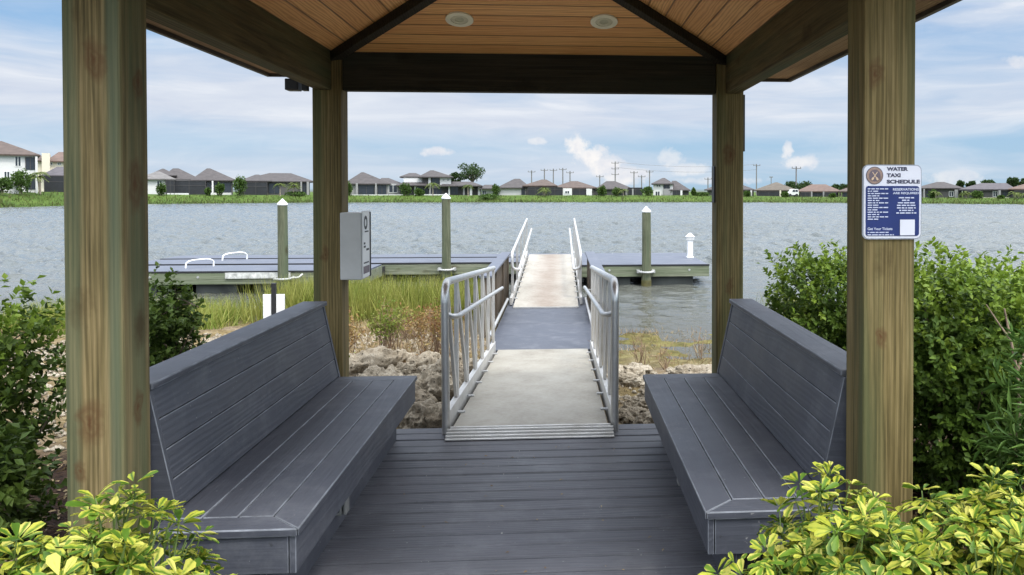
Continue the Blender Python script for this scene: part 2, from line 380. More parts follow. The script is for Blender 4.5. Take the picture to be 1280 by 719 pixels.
def build_ground():
    g = lambda a, b, n: np.geomspace(a, b, n)[1:]
    xs = np.concatenate([-g(7, 1500, 75)[::-1], np.linspace(-7, 6, 210), g(6, 1500, 75)])
    ys = np.concatenate([np.linspace(-6, 5.4, 30), np.linspace(5.5, 17, 190), np.linspace(18, 90, 30), np.linspace(92, 215, 110), g(215, 2500, 24)])
    X, Y = np.meshgrid(xs, ys); Z = height(X, Y)
    V = np.stack([X, Y, Z], -1).reshape(-1, 3); nx, ny = len(xs), len(ys)
    i = np.arange(nx-1)[None, :]+np.arange(ny-1)[:, None]*nx
    F = np.stack([i, i+1, i+nx+1, i+nx], -1).reshape(-1, 4)
    m, N, fin = newmat('ground_soil_and_grass'); o = N.obj(); sx = N.n('ShaderNodeSeparateXYZ', None, None, Vector=o)
    n1 = N.noise(o, 1.3, 7, .65); n2 = N.noise(o, 14, 6, .7); n3 = N.noise(o, 4.0, 6, .7)
    rock = N.ramp(N.math('ADD', N.math('MULTIPLY', n2, .6), N.math('MULTIPLY', n3, .4)), [(.32, (.055, .038, .02)), (.45, (.16, .115, .07)), (.58, (.29, .23, .155)), (.76, (.42, .355, .27))])
    straw = N.ramp(n2, [(.32, (.08, .055, .02)), (.55, (.22, .16, .06)), (.78, (.34, .27, .13))])
    near = N.mix(N.ramp(n1, [(.42, 0.0), (.6, .8)]), rock, straw)
    mulch = N.ramp(n2, [(.35, (.025, .014, .009)), (.65, (.085, .048, .03))])
    near = N.mix(N.ramp(N.math('DIVIDE', sx.outputs[1], 10), [(.59, 0.0), (.64, 1.0)]), mulch, near)
    mud = N.ramp(n3, [(.35, (.07, .065, .02)), (.6, (.18, .16, .05)), (.8, (.27, .24, .11))])
    near = N.mix(N.ramp(N.math('ADD', sx.outputs[2], .5), [(.05, 1.0), (.12, 0.0)]), near, mud)
    g1 = N.noise(o, .35, 6, .65); g2 = N.noise(o, 2.2, 4, .7)
    grass = N.ramp(N.math('ADD', N.math('MULTIPLY', g1, .6), N.math('MULTIPLY', g2, .4)), [(.3, (.028, .058, .010)), (.5, (.058, .10, .015)), (.72, (.10, .135, .026))])
    fm = N.ramp(N.math('DIVIDE', sx.outputs[1], 100), [(.5, 0.0), (.6, 1.0)])
    col = N.mix(fm, near, grass)
    fin(Base_Color=col, Roughness=.9, Specular_IOR_Level=.15, Normal=N.bump(N.math('ADD', n2, n3), 1.0, .07))
    return tag(npmesh('ground', V, F, m, smooth=True), 'rocky near bank and grassy far shore around the lake', None, None, 'structure')
build_ground()

# ------------------------------------------------------------------ water
def build_water():
    th = np.linspace(R_(-47), R_(47), 820); rr = np.geomspace(8.2, 330, 1300)
    T, Rr = np.meshgrid(th, rr); X = Rr*np.sin(T); Y = Rr*np.cos(T); cell = Rr*(th[1]-th[0])*1.0
    cellr = Rr*(math.log(330/8.2)/1300)
    Z = np.full_like(X, WZ); r = np.random.default_rng(5)
    calm = .14+.86*smooth01((Y-17)/9)
    for k in range(70):
        wl = math.exp(r.uniform(math.log(.2), math.log(1.9))); a = r.normal(R_(62), R_(34)); kk = 2*PI/wl
        amp = .0125*wl**.8
        att = smooth01((wl/np.maximum(cell, cellr)-2.0)/2.0)
        ph = (X*math.cos(a)+Y*math.sin(a))*kk+r.uniform(0, 6.28)+.6*np.sin(X*.31*r.uniform(.5, 2)+Y*.23*r.uniform(.5, 2)+r.uniform(0, 6))
        Z = Z+amp*calm*att*(np.sin(ph)+.28*np.sin(2*ph+1.57))
    V = np.stack([X, Y, Z], -1).reshape(-1, 3); nx, ny = len(th), len(rr)
    i = np.arange(nx-1)[None, :]+np.arange(ny-1)[:, None]*nx
    F = np.stack([i, i+nx, i+nx+1, i+1], -1).reshape(-1, 4)
    m, N, fin = newmat('lake_water'); o = N.obj(); sx = N.n('ShaderNodeSeparateXYZ', None, None, Vector=o)
    n1 = N.noise(N.mapping(o, (1.0, 1.6, 1), rot=(0, 0, R_(-20))), 1.5, 5, .62, .4); n2 = N.noise(N.mapping(o, (1, 1.5, 1)), 5.5, 4, .6, .3)
    gust = N.ramp(N.noise(N.mapping(o, (.02, .07, 1)), 1, 4, .6), [(.35, .55), (.65, 1.1)])
    calmf = N.ramp(N.math('DIVIDE', sx.outputs[1], 40), [(.3, .18), (.6, 1.0)])
    h = N.math('ADD', N.math('MULTIPLY', n1, 1.0), N.math('MULTIPLY', n2, .32))
    b = N.n('ShaderNodeBump', 0, None, Height=h, Strength=N.math('MULTIPLY', gust, calmf), Distance=.2)
    shallow = N.ramp(N.math('DIVIDE', sx.outputs[1], 40), [(.3, (.055, .047, .024)), (.6, (.10, .112, .112))])
    fin(Base_Color=shallow, Roughness=.035, IOR=1.33, Specular_IOR_Level=.5, Normal=b)
    tag(npmesh('water', V, F, m, smooth=True), 'choppy grey blue lake water', None, None, 'structure')
build_water()

# ------------------------------------------------------------------ deck
CX = -.2
def build_deck():
    mb = MB(); pitch = .1435
    y = 5.93
    k = 0
    while y > .9:
        y0 = y-pitch+.006
        x0, x1 = (-1.79, 1.39) if y0 > 2.95 else (-.99, .60)
        mb.box(x0, x1, y0+.006, y, -.03+.0012*math.sin(k*1.7), .0+.0015*math.sin(k*2.3)); y -= pitch; k += 1
    o = mb.build('deck', M['deckmat'], bevel=.008); tag(o, 'dark grey grooved composite deck boards under the gazebo', None, None, 'structure')
    f = MB().box(-1.77, 1.37, 5.905, 5.93, -.30, -.034).box(-1.77, 1.37, 2.99, 5.90, -.30, -.05)
    tag(f.build('deck_frame', M['darkrecess']), 'dark frame beneath the deck boards', None, None, 'structure')
build_deck()

def build_bounce_path():  # unseen pale concrete added to bounce sunlight up under the roof
    m = plain('bounce_concrete', (.42, .40, .37), .85, 0, .08, 3, .2)
    tag(MB().box(-3.4, 3.0, -5.8, .86, -.14, -.012).build('reflector', m), 'added unseen pale concrete path before the deck', None, None, 'structure')
build_bounce_path()
# ------------------------------------------------------------------ gazebo
def build_gazebo():
    g = thing('gazebo', 'open timber gazebo with four square posts and a hipped wooden ceiling over the deck', 'gazebo', (CX, 4.7, 0))
    XL0, XL1, XR0, XR1 = -1.747, -1.547, 1.148, 1.348; YF0, YF1, YB0, YB1 = 3.1, 3.3, 6.1, 6.3
    for x0, x1, y0, y1, mm in ((XL0, XL1, YF0, YF1, 'post_green'), (XR0, XR1, YF0, YF1, 'post'), (XL0, XL1, YB0, YB1, 'post'), (XR0, XR1, YB0, YB1, 'post')):
        w = .012
        MB().box(x0, x1, y0, y1, -.3, 2.655).build('post', M[mm], g, bevel=.011)
    zb, zt = 2.37, 2.66
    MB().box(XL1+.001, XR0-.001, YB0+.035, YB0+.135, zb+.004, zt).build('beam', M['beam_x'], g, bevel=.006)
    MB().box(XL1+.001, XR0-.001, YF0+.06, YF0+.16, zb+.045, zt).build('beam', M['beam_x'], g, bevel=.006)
    for x0, x1 in ((XL0+.03, XL0+.135), (XR1-.135, XR1-.03)):
        MB().box(x0, x1, YF1+.001, YB0-.001, zb, zt-.003).build('beam', M['beam_y'], g, bevel=.006)
    # ceiling: four sloping panels, inside the beams
    il, ir, jf, jb = XL0+.137, XR1-.137, YF0+.165, YB0+.03
    zc = 2.645; cxm, cym = (il+ir)/2, (jf+jb)/2; sl = .33
    half = min(ir-il, jb-jf)/2; za = zc+sl*half
    A1, A2 = (cxm, jf+half, za), (cxm, jb-half, za)
    if A1[1] > A2[1]: A1 = A2 = (cxm, cym, za)
    c00, c10, c11, c01 = (il, jf, zc), (ir, jf, zc), (ir, jb, zc), (il, jb, zc)
    def panel(pts, u_dir, v_dir):
        pts = [Vector(p) for p in pts]; u = Vector(u_dir); v = Vector(v_dir).normalized(); o0 = pts[0]
        base = ROOT[g]; me = bpy.data.meshes.new('ceiling_panel')
        up = Vector((0, 0, .02)); n = len(pts)
        vs = [p-base for p in pts]+[p-base+up for p in pts]
        me.from_pydata([tuple(p) for p in vs], [], [tuple(range(n)), tuple(range(2*n-1, n-1, -1))]+[(i, (i+1) % n, n+(i+1) % n, n+i) for i in range(n)])
        uvl = me.uv_layers.new(name='UVMap')
        for l in me.loops:
            p = vs[l.vertex_index]+base-o0; uvl.data[l.index].uv = (p.dot(u)+u.x*9+u.y*4, p.dot(v))
        me.materials.append(M['ceiling']); ob = bpy.data.objects.new('ceiling_panel', me); COL.objects.link(ob); ob.parent = g; ROOT[ob] = base
    if A1 == A2:
        panel([c01, c11, A2], (1, 0, 0), (0, -1, sl)); panel([c10, c00, A1], (1, 0, 0), (0, 1, sl))
        panel([c11, c10, A1], (0, 1, 0), (-1, 0, sl)); panel([c00, c01, A1], (0, 1, 0), (1, 0, sl))
    else:
        panel([c01, c11, A2], (1, 0, 0), (0, -1, sl)); panel([c10, c00, A1], (1, 0, 0), (0, 1, sl))
        panel([c11, c10, A1, A2], (0, 1, 0), (-1, 0, sl)); panel([c00, c01, A2, A1], (0, 1, 0), (1, 0, sl))
    for c, a in ((c00, A1), (c10, A1), (c11, A2), (c01, A2)):
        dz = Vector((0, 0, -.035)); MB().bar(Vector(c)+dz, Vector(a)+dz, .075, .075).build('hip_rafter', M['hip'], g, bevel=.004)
    # back ceiling recessed lamps
    for x in (-.663, .297):
        Y = 5.66; z = zc+sl*(jb-Y); tl = Vector((0, -1, sl)).normalized(); nn = Vector((0, -sl, -1)).normalized()
        def disc(mb, r0, r1, h0, h1, n=28):
            c = Vector((x, Y, z)); ex = Vector((1, 0, 0)); k = len(mb.v)
            for (r, h) in ((r0, h0), (r1, h0), (r1, h1), (r0, h1)):
                for j in range(n):
                    t = 2*PI*j/n; mb.v.append(tuple(c+ex*r*math.cos(t)+tl*r*math.sin(t)+nn*h))
            for a in range(4):
                b = (a+1) % 4
                for j in range(n): mb.f.append((k+a*n+j, k+a*n+(j+1) % n, k+b*n+(j+1) % n, k+b*n+j))
            return mb
        lt = disc(MB(), .058, .092, .001, .012).build('recessed_light', M['cream'], g, smooth=True)
        disc(MB(), .0005, .057, .002, .006).build('lens', M['lens'], lt)
        disc(MB(), .03, .056, .0065, .009).build('baffle', M['lensdark'], lt)
    # roof body and boxed soffit outside the beams
    ov = .56; ex0, ex1, ey0, ey1 = XL0-ov, XR1+ov, YF0-ov-.05, YB1+ov
    zs = 2.585
    sf = MB()
    sf.box(ex0+.03, XL0+.027, ey0+.03, ey1-.03, zs, zs+.02).box(XR1-.027, ex1-.03, ey0+.03, ey1-.03, zs, zs+.02)
    sf.box(XL0+.029, XR1-.029, YB0+.138, ey1-.03, zs, zs+.02).box(XL0+.029, XR1-.029, ey0+.03, YF0+.057, zs, zs+.02)
    sf.build('soffit', M['soffit'], g)
    fa = MB().box(ex0, ex0+.028, ey0, ey1, zs-.025, zs+.13).box(ex1-.028, ex1, ey0, ey1, zs-.025, zs+.13)
    fa.box(ex0+.028, ex1-.028, ey0, ey0+.028, zs-.025, zs+.13).box(ex0+.028, ex1-.028, ey1-.028, ey1, zs-.025, zs+.13)
    fa.build('fascia', M['fascia'], g)
    rz = zs+.135; hr = rz+sl*(ex1-ex0+.08)/2; ym = (ey0+ey1)/2; rx0, rx1, ry0, ry1 = ex0-.04, ex1+.04, ey0-.04, ey1+.04
    dl = (ry1-ry0-(rx1-rx0))/2; rr0, rr1 = ym-max(dl, .01), ym+max(dl, .01); xm = (rx0+rx1)/2
    MB().add([(rx0, ry0, rz), (rx1, ry0, rz), (rx1, ry1, rz), (rx0, ry1, rz), (xm, rr0, hr), (xm, rr1, hr)],
             [(0, 1, 4), (1, 2, 5, 4), (2, 3, 5), (3, 0, 4, 5)]).build('roof', M['shingle'], g)
    # small fittings: floodlight by the left back post, conduit and box at the right back post
    fl = MB().box(-1.91, -1.82, 6.02, 6.12, 2.36, 2.44).build('floodlight', M['black'], g, bevel=.006)
    MB().box(-1.80, -1.765, 6.04, 6.10, 2.36, 2.43).build('floodlight_arm', M['black'], fl)
    MB().tube([(1.360, 6.16, 1.95), (1.360, 6.16, 2.1), (1.360, 6.16, 2.37)], .011, 8).build('conduit', M['black'], g, smooth=True)
    MB().box(1.137, 1.147, 6.15, 6.25, 1.57, 1.84).build('junction_box', M['black'], g, bevel=.004)
build_gazebo()

# ------------------------------------------------------------------ benches
def build_bench(xf, s, Y0, Y1, label):
    b = thing('bench', label, 'bench', (xf+s*.3, (Y0+Y1)/2, 0), 'built-in composite benches')
    X = lambda u: xf+s*u
    zs = .42; n = 4; pw = .1285; gp = .0035; z0 = zs-.03
    f2 = lambda a, c, t: (X(a), c, t)
    seat = MB()
    seat.prism([(0, Y0+.001), (0, Y1), (pw, Y1-pw), (pw, Y0+pw)], f2, z0, zs)
    for k in range(1, n):
        u0 = k*(pw+gp); seat.prism([(u0, Y0+pw+gp), (u0, Y1-pw-gp), (u0+pw, Y1-pw-gp), (u0+pw, Y0+pw+gp)], f2, z0, zs)
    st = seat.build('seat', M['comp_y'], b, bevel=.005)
    ue = n*(pw+gp)
    en = MB()
    en.prism([(gp, Y0), (pw+gp, Y0+pw), (ue, Y0+pw), (ue, Y0)], f2, z0, zs)
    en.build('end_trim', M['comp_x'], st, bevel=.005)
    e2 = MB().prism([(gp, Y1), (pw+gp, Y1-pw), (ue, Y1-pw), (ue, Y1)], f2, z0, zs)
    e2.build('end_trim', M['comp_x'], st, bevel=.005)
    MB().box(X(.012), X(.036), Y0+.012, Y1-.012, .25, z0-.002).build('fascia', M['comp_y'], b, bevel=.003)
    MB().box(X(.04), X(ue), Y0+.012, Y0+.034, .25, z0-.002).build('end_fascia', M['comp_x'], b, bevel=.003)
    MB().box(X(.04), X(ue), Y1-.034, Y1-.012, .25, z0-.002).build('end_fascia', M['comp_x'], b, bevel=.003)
    bs = MB().box(X(.13), X(.155), Y0+.05, Y1-.05, .002, .249)
    bs.build('base_panel', M['comp_y'], b, bevel=.003)
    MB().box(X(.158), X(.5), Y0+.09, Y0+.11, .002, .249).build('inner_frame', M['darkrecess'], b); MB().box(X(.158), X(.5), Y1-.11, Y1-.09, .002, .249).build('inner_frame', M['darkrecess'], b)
    # sloping backrest of four planks
    ub, zbk, ut, zt = .512, .425, .612, .892
    d = Vector((ut-ub, zt-zbk)); L = d.length; d /= L; nrm = Vector((d.y, -d.x))
    f3 = lambda a, c, t: (X(a), t, c)
    bk = MB(); w4 = L/4
    for k in range(4):
        p0 = Vector((ub, zbk))+d*(k*w4+.0018); p1 = Vector((ub, zbk))+d*((k+1)*w4-.0018)
        bk.prism([tuple(p0), tuple(p1), tuple(p1+nrm*.026), tuple(p0+nrm*.026)], f3, Y0+.215, Y1-.02)
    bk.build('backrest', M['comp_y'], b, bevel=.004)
    o_ = .032
    for ya, yb in ((Y0+.183, Y0+.211), (Y1-.016, Y1+.008)):
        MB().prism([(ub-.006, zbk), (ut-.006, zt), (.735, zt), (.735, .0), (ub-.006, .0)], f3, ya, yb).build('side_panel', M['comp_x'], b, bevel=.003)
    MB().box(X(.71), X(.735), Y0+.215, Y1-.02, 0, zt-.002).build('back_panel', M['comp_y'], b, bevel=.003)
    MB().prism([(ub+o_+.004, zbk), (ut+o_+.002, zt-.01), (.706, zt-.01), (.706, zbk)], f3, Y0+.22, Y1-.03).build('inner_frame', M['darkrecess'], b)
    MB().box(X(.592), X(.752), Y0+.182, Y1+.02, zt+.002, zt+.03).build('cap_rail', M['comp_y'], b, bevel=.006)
    return b
build_bench(-.955, -1, 3.13, 5.70, 'dark grey composite bench on the left of the deck, below the pale post box')
build_bench(.555, 1, 3.17, 5.62, 'dark grey composite bench on the right of the deck, behind the schedule sign post')
def outlet(x, s, y, z, label):
    t = thing('outlet_box', label, 'outlet', (x, y, z))
    MB().box(x, x+s*.04, y-.03, y+.03, z-.055, z+.055).build('housing', M['galvd'], t, bevel=.006)
    MB().box(x+s*.046, x+s*.062, y-.034, y+.034, z-.05, z+.05).build('cover', M['galvd'], t, bevel=.006)
    MB().tube([(x+s*.02, y-.031, z-.02), (x+s*.02, y-.05, z-.02)], .014, 10).build('knockout', M['black'], t)
outlet(-1.085, 1, 4.12, .15, 'small grey weatherproof outlet box on the front of the left bench')
outlet(.685, -1, 4.42, .14, 'small grey weatherproof outlet box on the front of the right bench')

# ------------------------------------------------------------------ writing
def text_mesh(s, size, bold=0.0):
    cu = bpy.data.curves.new('t', 'FONT'); cu.body = s; cu.size = size; cu.offset = bold; cu.extrude = 0
    ob = bpy.data.objects.new('t', cu); COL.objects.link(ob)
    dg = bpy.context.evaluated_depsgraph_get(); me = bpy.data.meshes.new_from_object(ob.evaluated_get(dg))
    vs = [tuple(v.co) for v in me.vertices]; fs = [tuple(p.vertices) for p in me.polygons]
    bpy.data.objects.remove(ob); bpy.data.curves.remove(cu); bpy.data.meshes.remove(me)
    return vs, fs
def build_sign():
    YS = 3.095
    a = at(1078, 206, YS); c = at(1151, 299, YS); x0, x1, z1, z0 = a.x, c.x, a.z, c.z; W, H = x1-x0, z1-z0
    sg = thing('sign', 'white and navy water taxi schedule sign screwed to the right front post', 'sign', ((x0+x1)/2, YS, (z0+z1)/2))
    def rr(mb, u0, u1, v0, v1, r, y0, y1, n=6):
        pts = []
        for cx, cy, t0 in ((u1-r, v1-r, 0), (u0+r, v1-r, 90), (u0+r, v0+r, 180), (u1-r, v0+r, 270)):
            for k in range(n+1):
                t = R_(t0+90*k/n); pts.append((cx+r*math.cos(t), cy+r*math.sin(t)))
        return mb.prism(pts, lambda p, q, t: (p, t, q), y0, y1)
    rim = plain('sign_rim_grey', (.30, .32, .36), .4); face = plain('sign_white', (.68, .68, .74), .35, 0, .02); navy = plain('sign_navy', (.012, .025, .13), .35, 0, .08)
    ink = plain('sign_ink', (.05, .05, .085), .5); lt = plain('sign_pale_lettering', (.55, .58, .72), .5, 0, .02); br = plain('emblem_brown', (.28, .19, .15), .5, 0, .3, 60); gold = plain('emblem_gold', (.62, .45, .30), .5)
    rr(MB(), x0, x1, z0, z1, .022, YS-.004, YS+.004).build('backing', rim, sg)
    rr(MB(), x0+.004, x1-.004, z0+.004, z1-.004, .019, YS-.0065, YS-.0045).build('face', face, sg)
    ny1 = z1-.285*H
    rr(MB(), x0+.011, x1-.011, z0+.013, ny1, .010, YS-.009, YS-.007).build('panel', navy, sg)
    def txt(name, s, x, z, h, mat_, fit=None, bold=.0, yy=YS-.011):
        vs, fs = text_mesh(s, 1, bold)
        xs = [v[0] for v in vs]; ys_ = [v[1] for v in vs]; k = h/(max(ys_)-min(ys_)); kx = k if fit is None else fit/(max(xs)-min(xs))
        MB().add([(x+(v[0]-min(xs))*kx, yy, z+(v[1]-min(ys_))*k) for v in vs], fs).build(name, mat_, sg)
    tx = x0+.40*W
    for i, (s, wf) in enumerate((('WATER', .36), ('TAXI', .235), ('SCHEDULE', .565))):
        txt('lettering', s, tx, z1-(.082+.085*i)*H, .052*H, ink, wf*W, .05, YS-.0078)
    for i, s in enumerate(('RESERVATIONS', 'ARE REQUIRED')):
        txt('lettering', s, x0+.50*W, ny1-(.062+.052*i)*H, .034*H, lt, .44*W, .03)
    txt('lettering', 'Get Your Tickets', x0+.075*W, z0+.125*H, .036*H, lt, .42*W, .02)
    # unreadably small lines of print: word-length strokes
    fp = MB(); r = random.Random(3)
    def line(xa, xb, z, h):
        x = xa
        while x < xb-.004:
            w = min(r.uniform(.006, .022), xb-x); fp.box(x, x+w, YS-.0112, YS-.0102, z, z+h); x += w+.0035
    for i in range(14): line(x0+.075*W, x0+(.42 if i % 2 == 0 else .27)*W, ny1-(.045+.0312*i)*H, .014*H)
    fp.build('fine_print', lt, sg); fp = MB()
    for i, wd in enumerate((.26, .15, .29, .32, .32, .24, .34)): line(x0+(.73-wd/2)*W, x0+(.73+wd/2)*W, ny1-(.165+.034*i)*H, .016*H)
    fp.build('fine_print', lt, sg); fp = MB()
    line(x0+.075*W, x0+.43*W, z0+.088*H, .013*H); line(x0+.075*W, x0+.52*W, z0+.055*H, .013*H)
    fp.build('fine_print', lt, sg)
    MB().box(x0+.625*W, x0+.875*W, YS-.0112, YS-.0102, z0+.055*H, z0+.265*H).build('blank_patch', face, sg)
    # round emblem with two crossed paddles
    ec = Vector((x0+.195*W, 0, z1-.145*H)); er = .118*H
    def disc(mb, r0, y): 
        n = 36; return mb.prism([(ec.x+r0*math.cos(2*PI*k/n), ec.z+r0*math.sin(2*PI*k/n)) for k in range(n)], lambda p, q, t: (p, t, q), y, y+.0008)
    em = disc(MB(), er, YS-.0082).build('emblem', ink, sg)
    disc(MB(), er*.93, YS-.0092).build('ring', br, em); disc(MB(), er*.66, YS-.0102).build('ring', plain('emblem_mauve', (.13, .10, .12), .5), em)
    pd = MB()
    for sgn in (-1, 1):
        d = Vector((sgn*.7, 0, 1)).normalized(); p = Vector((d.z, 0, -d.x))
        q = lambda t, w: ec+d*(t*er)+p*(w*er)
        y = YS-.0112-(.0006 if sgn > 0 else 0)
        pts = [q(-.62, -.10), q(-.35, -.12), q(-.28, -.04), q(.5, -.04), q(.5, .04), q(-.28, .04), q(-.35, .12), q(-.62, .10)]
        pd.prism([(v.x, v.z) for v in pts], lambda a_, b_, t: (a_, t, b_), y, y+.0004)
    pd.build('crossed_paddles', gold, em)
    for zz in (z0+.02, z1-.02): pass
build_sign()

def build_postbox():
    Yf = 6.04
    a = at(429, 266, Yf); b = at(452, 350, Yf)
    x0, x1, z1, z0 = -1.544, b.x, a.z, b.z
    t = thing('cabinet', 'pale grey metal box with a printed side notice on the left back post', 'cabinet', (x0, Yf+.1, z0))
    MB().box(x0, x1, Yf, Yf+.235, z0, z1).build('housing', M['boxgrey'], t, bevel=.006)
    y0, y1 = Yf+.008, Yf+.228
    nt = MB().box(x1+.001, x1+.007, y0, y1, z0+.01, z1+.012).build('notice', M['white'], t, bevel=.002)
    MB().box(x1+.0005, x1+.012, y1+.001, y1+.022, z0+.006, z1+.002).build('edge_strip', M['black'], t)
    ink = plain('notice_ink', (.03, .03, .035), .6)
    H = z1-z0; mk = MB()
    def mark(fa, fb, ya, yb): mk.box(x1+.0075, x1+.0085, y0+(y1-y0)*ya, y0+(y1-y0)*yb, z0+H*fa, z0+H*fb)
    n = 20; ring = []
    for k in range(n):     # life-ring pictogram
        t0, t1 = 2*PI*k/n, 2*PI*(k+1)/n
        P = lambda tt, rr: (y0+(y1-y0)*(.42+rr*.24*math.cos(tt)), z0+H*(.845+rr*.105*math.sin(tt)))
        mk.prism([P(t0, 1), P(t1, 1), P(t1, .55), P(t0, .55)], lambda p, q, t_: (t_, p, q), x1+.0075, x1+.0085)
    mk.build('pictogram', ink, nt); mk = MB()
    mark(.70, .72, .3, .8); mark(.52, .55, .15, .35); mark(.47, .50, .15, .4); mark(.42, .45, .5, .85); mark(.23, .25, .15, .85)
    mk.build('printed_lines', ink, nt)
    MB().box(x1+.0078, x1+.0088, y0+.02, y1-.02, z0+H*.08, z0+H*.19).build('print_block', plain('notice_mauve', (.16, .13, .15), .6), nt)
build_postbox()

# ------------------------------------------------------------------ gangways, landing
def curve_pts(a, b, c, n=7):
    a, b, c = Vector(a), Vector(b), Vector(c); return [a*(1-t)**2+b*2*t*(1-t)+c*t*t for t in [i/n for i in range(n+1)]]
def build_gangway1():
    Y0, Y1 = 5.74, 9.92; zf = lambda y: .055+(-.205-.055)*(y-Y0)/(Y1-Y0)
    xl, xr = -.775, .375; xc = (xl+xr)/2
    g = thing('gangway', 'near aluminium gangway with truss handrails leading down from the deck', 'gangway', (xc, Y0, 0))
    fl = MB().prism([(Y0+.01, zf(Y0)), (Y1, zf(Y1)), (Y1, zf(Y1)-.05), (Y0+.01, zf(Y0)-.05)], lambda a, b, t: (t, a, b), xl+.05, xr-.05)
    fl.build('walkway', M['rampplate'], g)
    MB().box(xl+.03, xr-.03, Y0-.012, Y0+.006, zf(Y0)-.04, zf(Y0)+.004).build('nosing', M['alu2'], g, bevel=.003)
    en = MB(); ed = MB()
    for k in range(4):
        y = 5.60+.034*k; en.box(xl+.012, xr-.012, y, y+.019, .002, .014+.0125*k)
        ed.box(xl+.016, xr-.016, y+.020, y+.0335, .002, .0015+.0105*k)
    en.build('entry_plate', M['alu2'], g, bevel=.004); ed.build('plate_groove', M['darkrecess'], g)
    for x, s in ((xl, 1), (xr, -1)):
        zt = lambda y: zf(y)+.985-.02*(y-Y0)/4
        tr = MB()
        pts = [(x, Y0+.03, -.0), (x, Y0-.0, .55), (x, Y0-.02, zt(Y0)-.14)]+curve_pts((x, Y0-.02, zt(Y0)-.13), (x, Y0-.01, zt(Y0)), (x, Y0+.16, zt(Y0+.16)))+[(x, Y1-.03, zt(Y1))]
        tr.tube(pts, .027, 12)
        tr.build('handrail', M['alu'], g, smooth=True)
        xm = x+s*.075
        mr = MB().tube([(x, Y0-.005, zt(Y0)-.215), (xm-s*.03, Y0+.02, zt(Y0)-.235), (xm, Y0+.1, zt(Y0)-.245), (xm, Y1+.35, zt(Y1)-.275)], .019, 10)
        for y in np.linspace(Y0+.4, Y1-.3, 4): mr.bar((x, y, zt(y)-.25), (xm, y, zt(y)-.25), .012, .012)
        mr.build('grab_rail', M['alu'], g, smooth=True)
        MB().prism([(Y0+.02, zf(Y0)+.10), (Y1, zf(Y1)+.10), (Y1, zf(Y1)-.10), (Y0+.2, zf(Y0)-.10), (Y0+.02, zf(Y0)-.04)], lambda a, b, t: (t, a, b), x-.022, x+.022).build('side_beam', M['alu2'], g, bevel=.004)
        ys = np.linspace(Y0+.62, Y1-.06, 6)
        for i, y in enumerate(ys):
            MB().box(x-.013, x+.013, y-.042, y+.042, zf(y)+.10, zt(y)-.02).build('stanchion', M['alu2'], g, bevel=.003)
        dg = MB()
        yy = [Y0+.06]+list(ys)
        for i in range(len(yy)-1):
            a, c = yy[i]+.03, yy[i+1]-.03
            dg.bar((x-s*.001, a, zt(a)-.03), (x-s*.001, c, zf(c)+.11), .022, .06)
        dg.build('brace', M['alu2'], g, bevel=.003)
        for y in np.linspace(Y0+.5, Y1-.4, 6): MB().box(x+s*.023, x+s*.075, y-.02, y+.02, zf(y)+.001, zf(y)+.012).build('cleat', M['galv'], g)
def build_landing():
    t = thing('landing', 'blue grey composite landing platform on brown timber posts between the two gangways', 'landing', (-.2, 12, -.2))
    x0, x1 = -.86, .44; Y0, Y1 = 9.93, 16.3
    fl = MB(); y = Y0; 
    while y < 13.9: fl.box(x0, x1, y, y+.985, -.245, -.213); y += .989
    fl.build('floor', M['landcomp'], t)
    MB().box(x0, x1, Y0, Y0+.04, -.40, -.247).box(x0, x0+.05, Y0+.042, 13.9, -.40, -.247).box(x1-.05, x1, Y0+.042, 13.9, -.40, -.247).build('joist', M['brownwood'], t)
    for x, s in ((-1.03, -1), (.57, 1)):
        MB().box(x-.09, x+.09, 11.7, Y1, .46, .492).build('cap_board', M['dockcomp'], t, bevel=.004)
        for y in (11.8, 13.3, 14.8, 16.2): MB().box(x-.05, x+.05, y-.05, y+.05, -1.2, .458).build('rail_post', M['brownwood'], t, bevel=.005)
        pk = MB(); y = 11.95
        while y < 16.1:
            if min(abs(y-q) for q in (11.8, 13.3, 14.8, 16.2)) > .1: pk.box(x-.02, x+.018, y-.045, y+.045, -.32, .457)
            y += .105
        pk.build('picket_panel', M['brownwood'], t, bevel=.003)
    for x in (x0+.12, x1-.12):
        for y in (10.2, 13.6): MB().tube([(x, y, -2.4), (x, y, -.25)], .09, 12).build('support_pile', M['pile'], t, smooth=True)
    MB().tube([(x0+.03, 9.96, -.05), (x0+.03, 13.4, -.05)], .02, 8).build('curb_rail', M['alu'], t, smooth=True)
    MB().tube([(x1-.03, 9.96, -.05), (x1-.03, 13.4, -.05)], .02, 8).build('curb_rail', M['alu'], t, smooth=True)
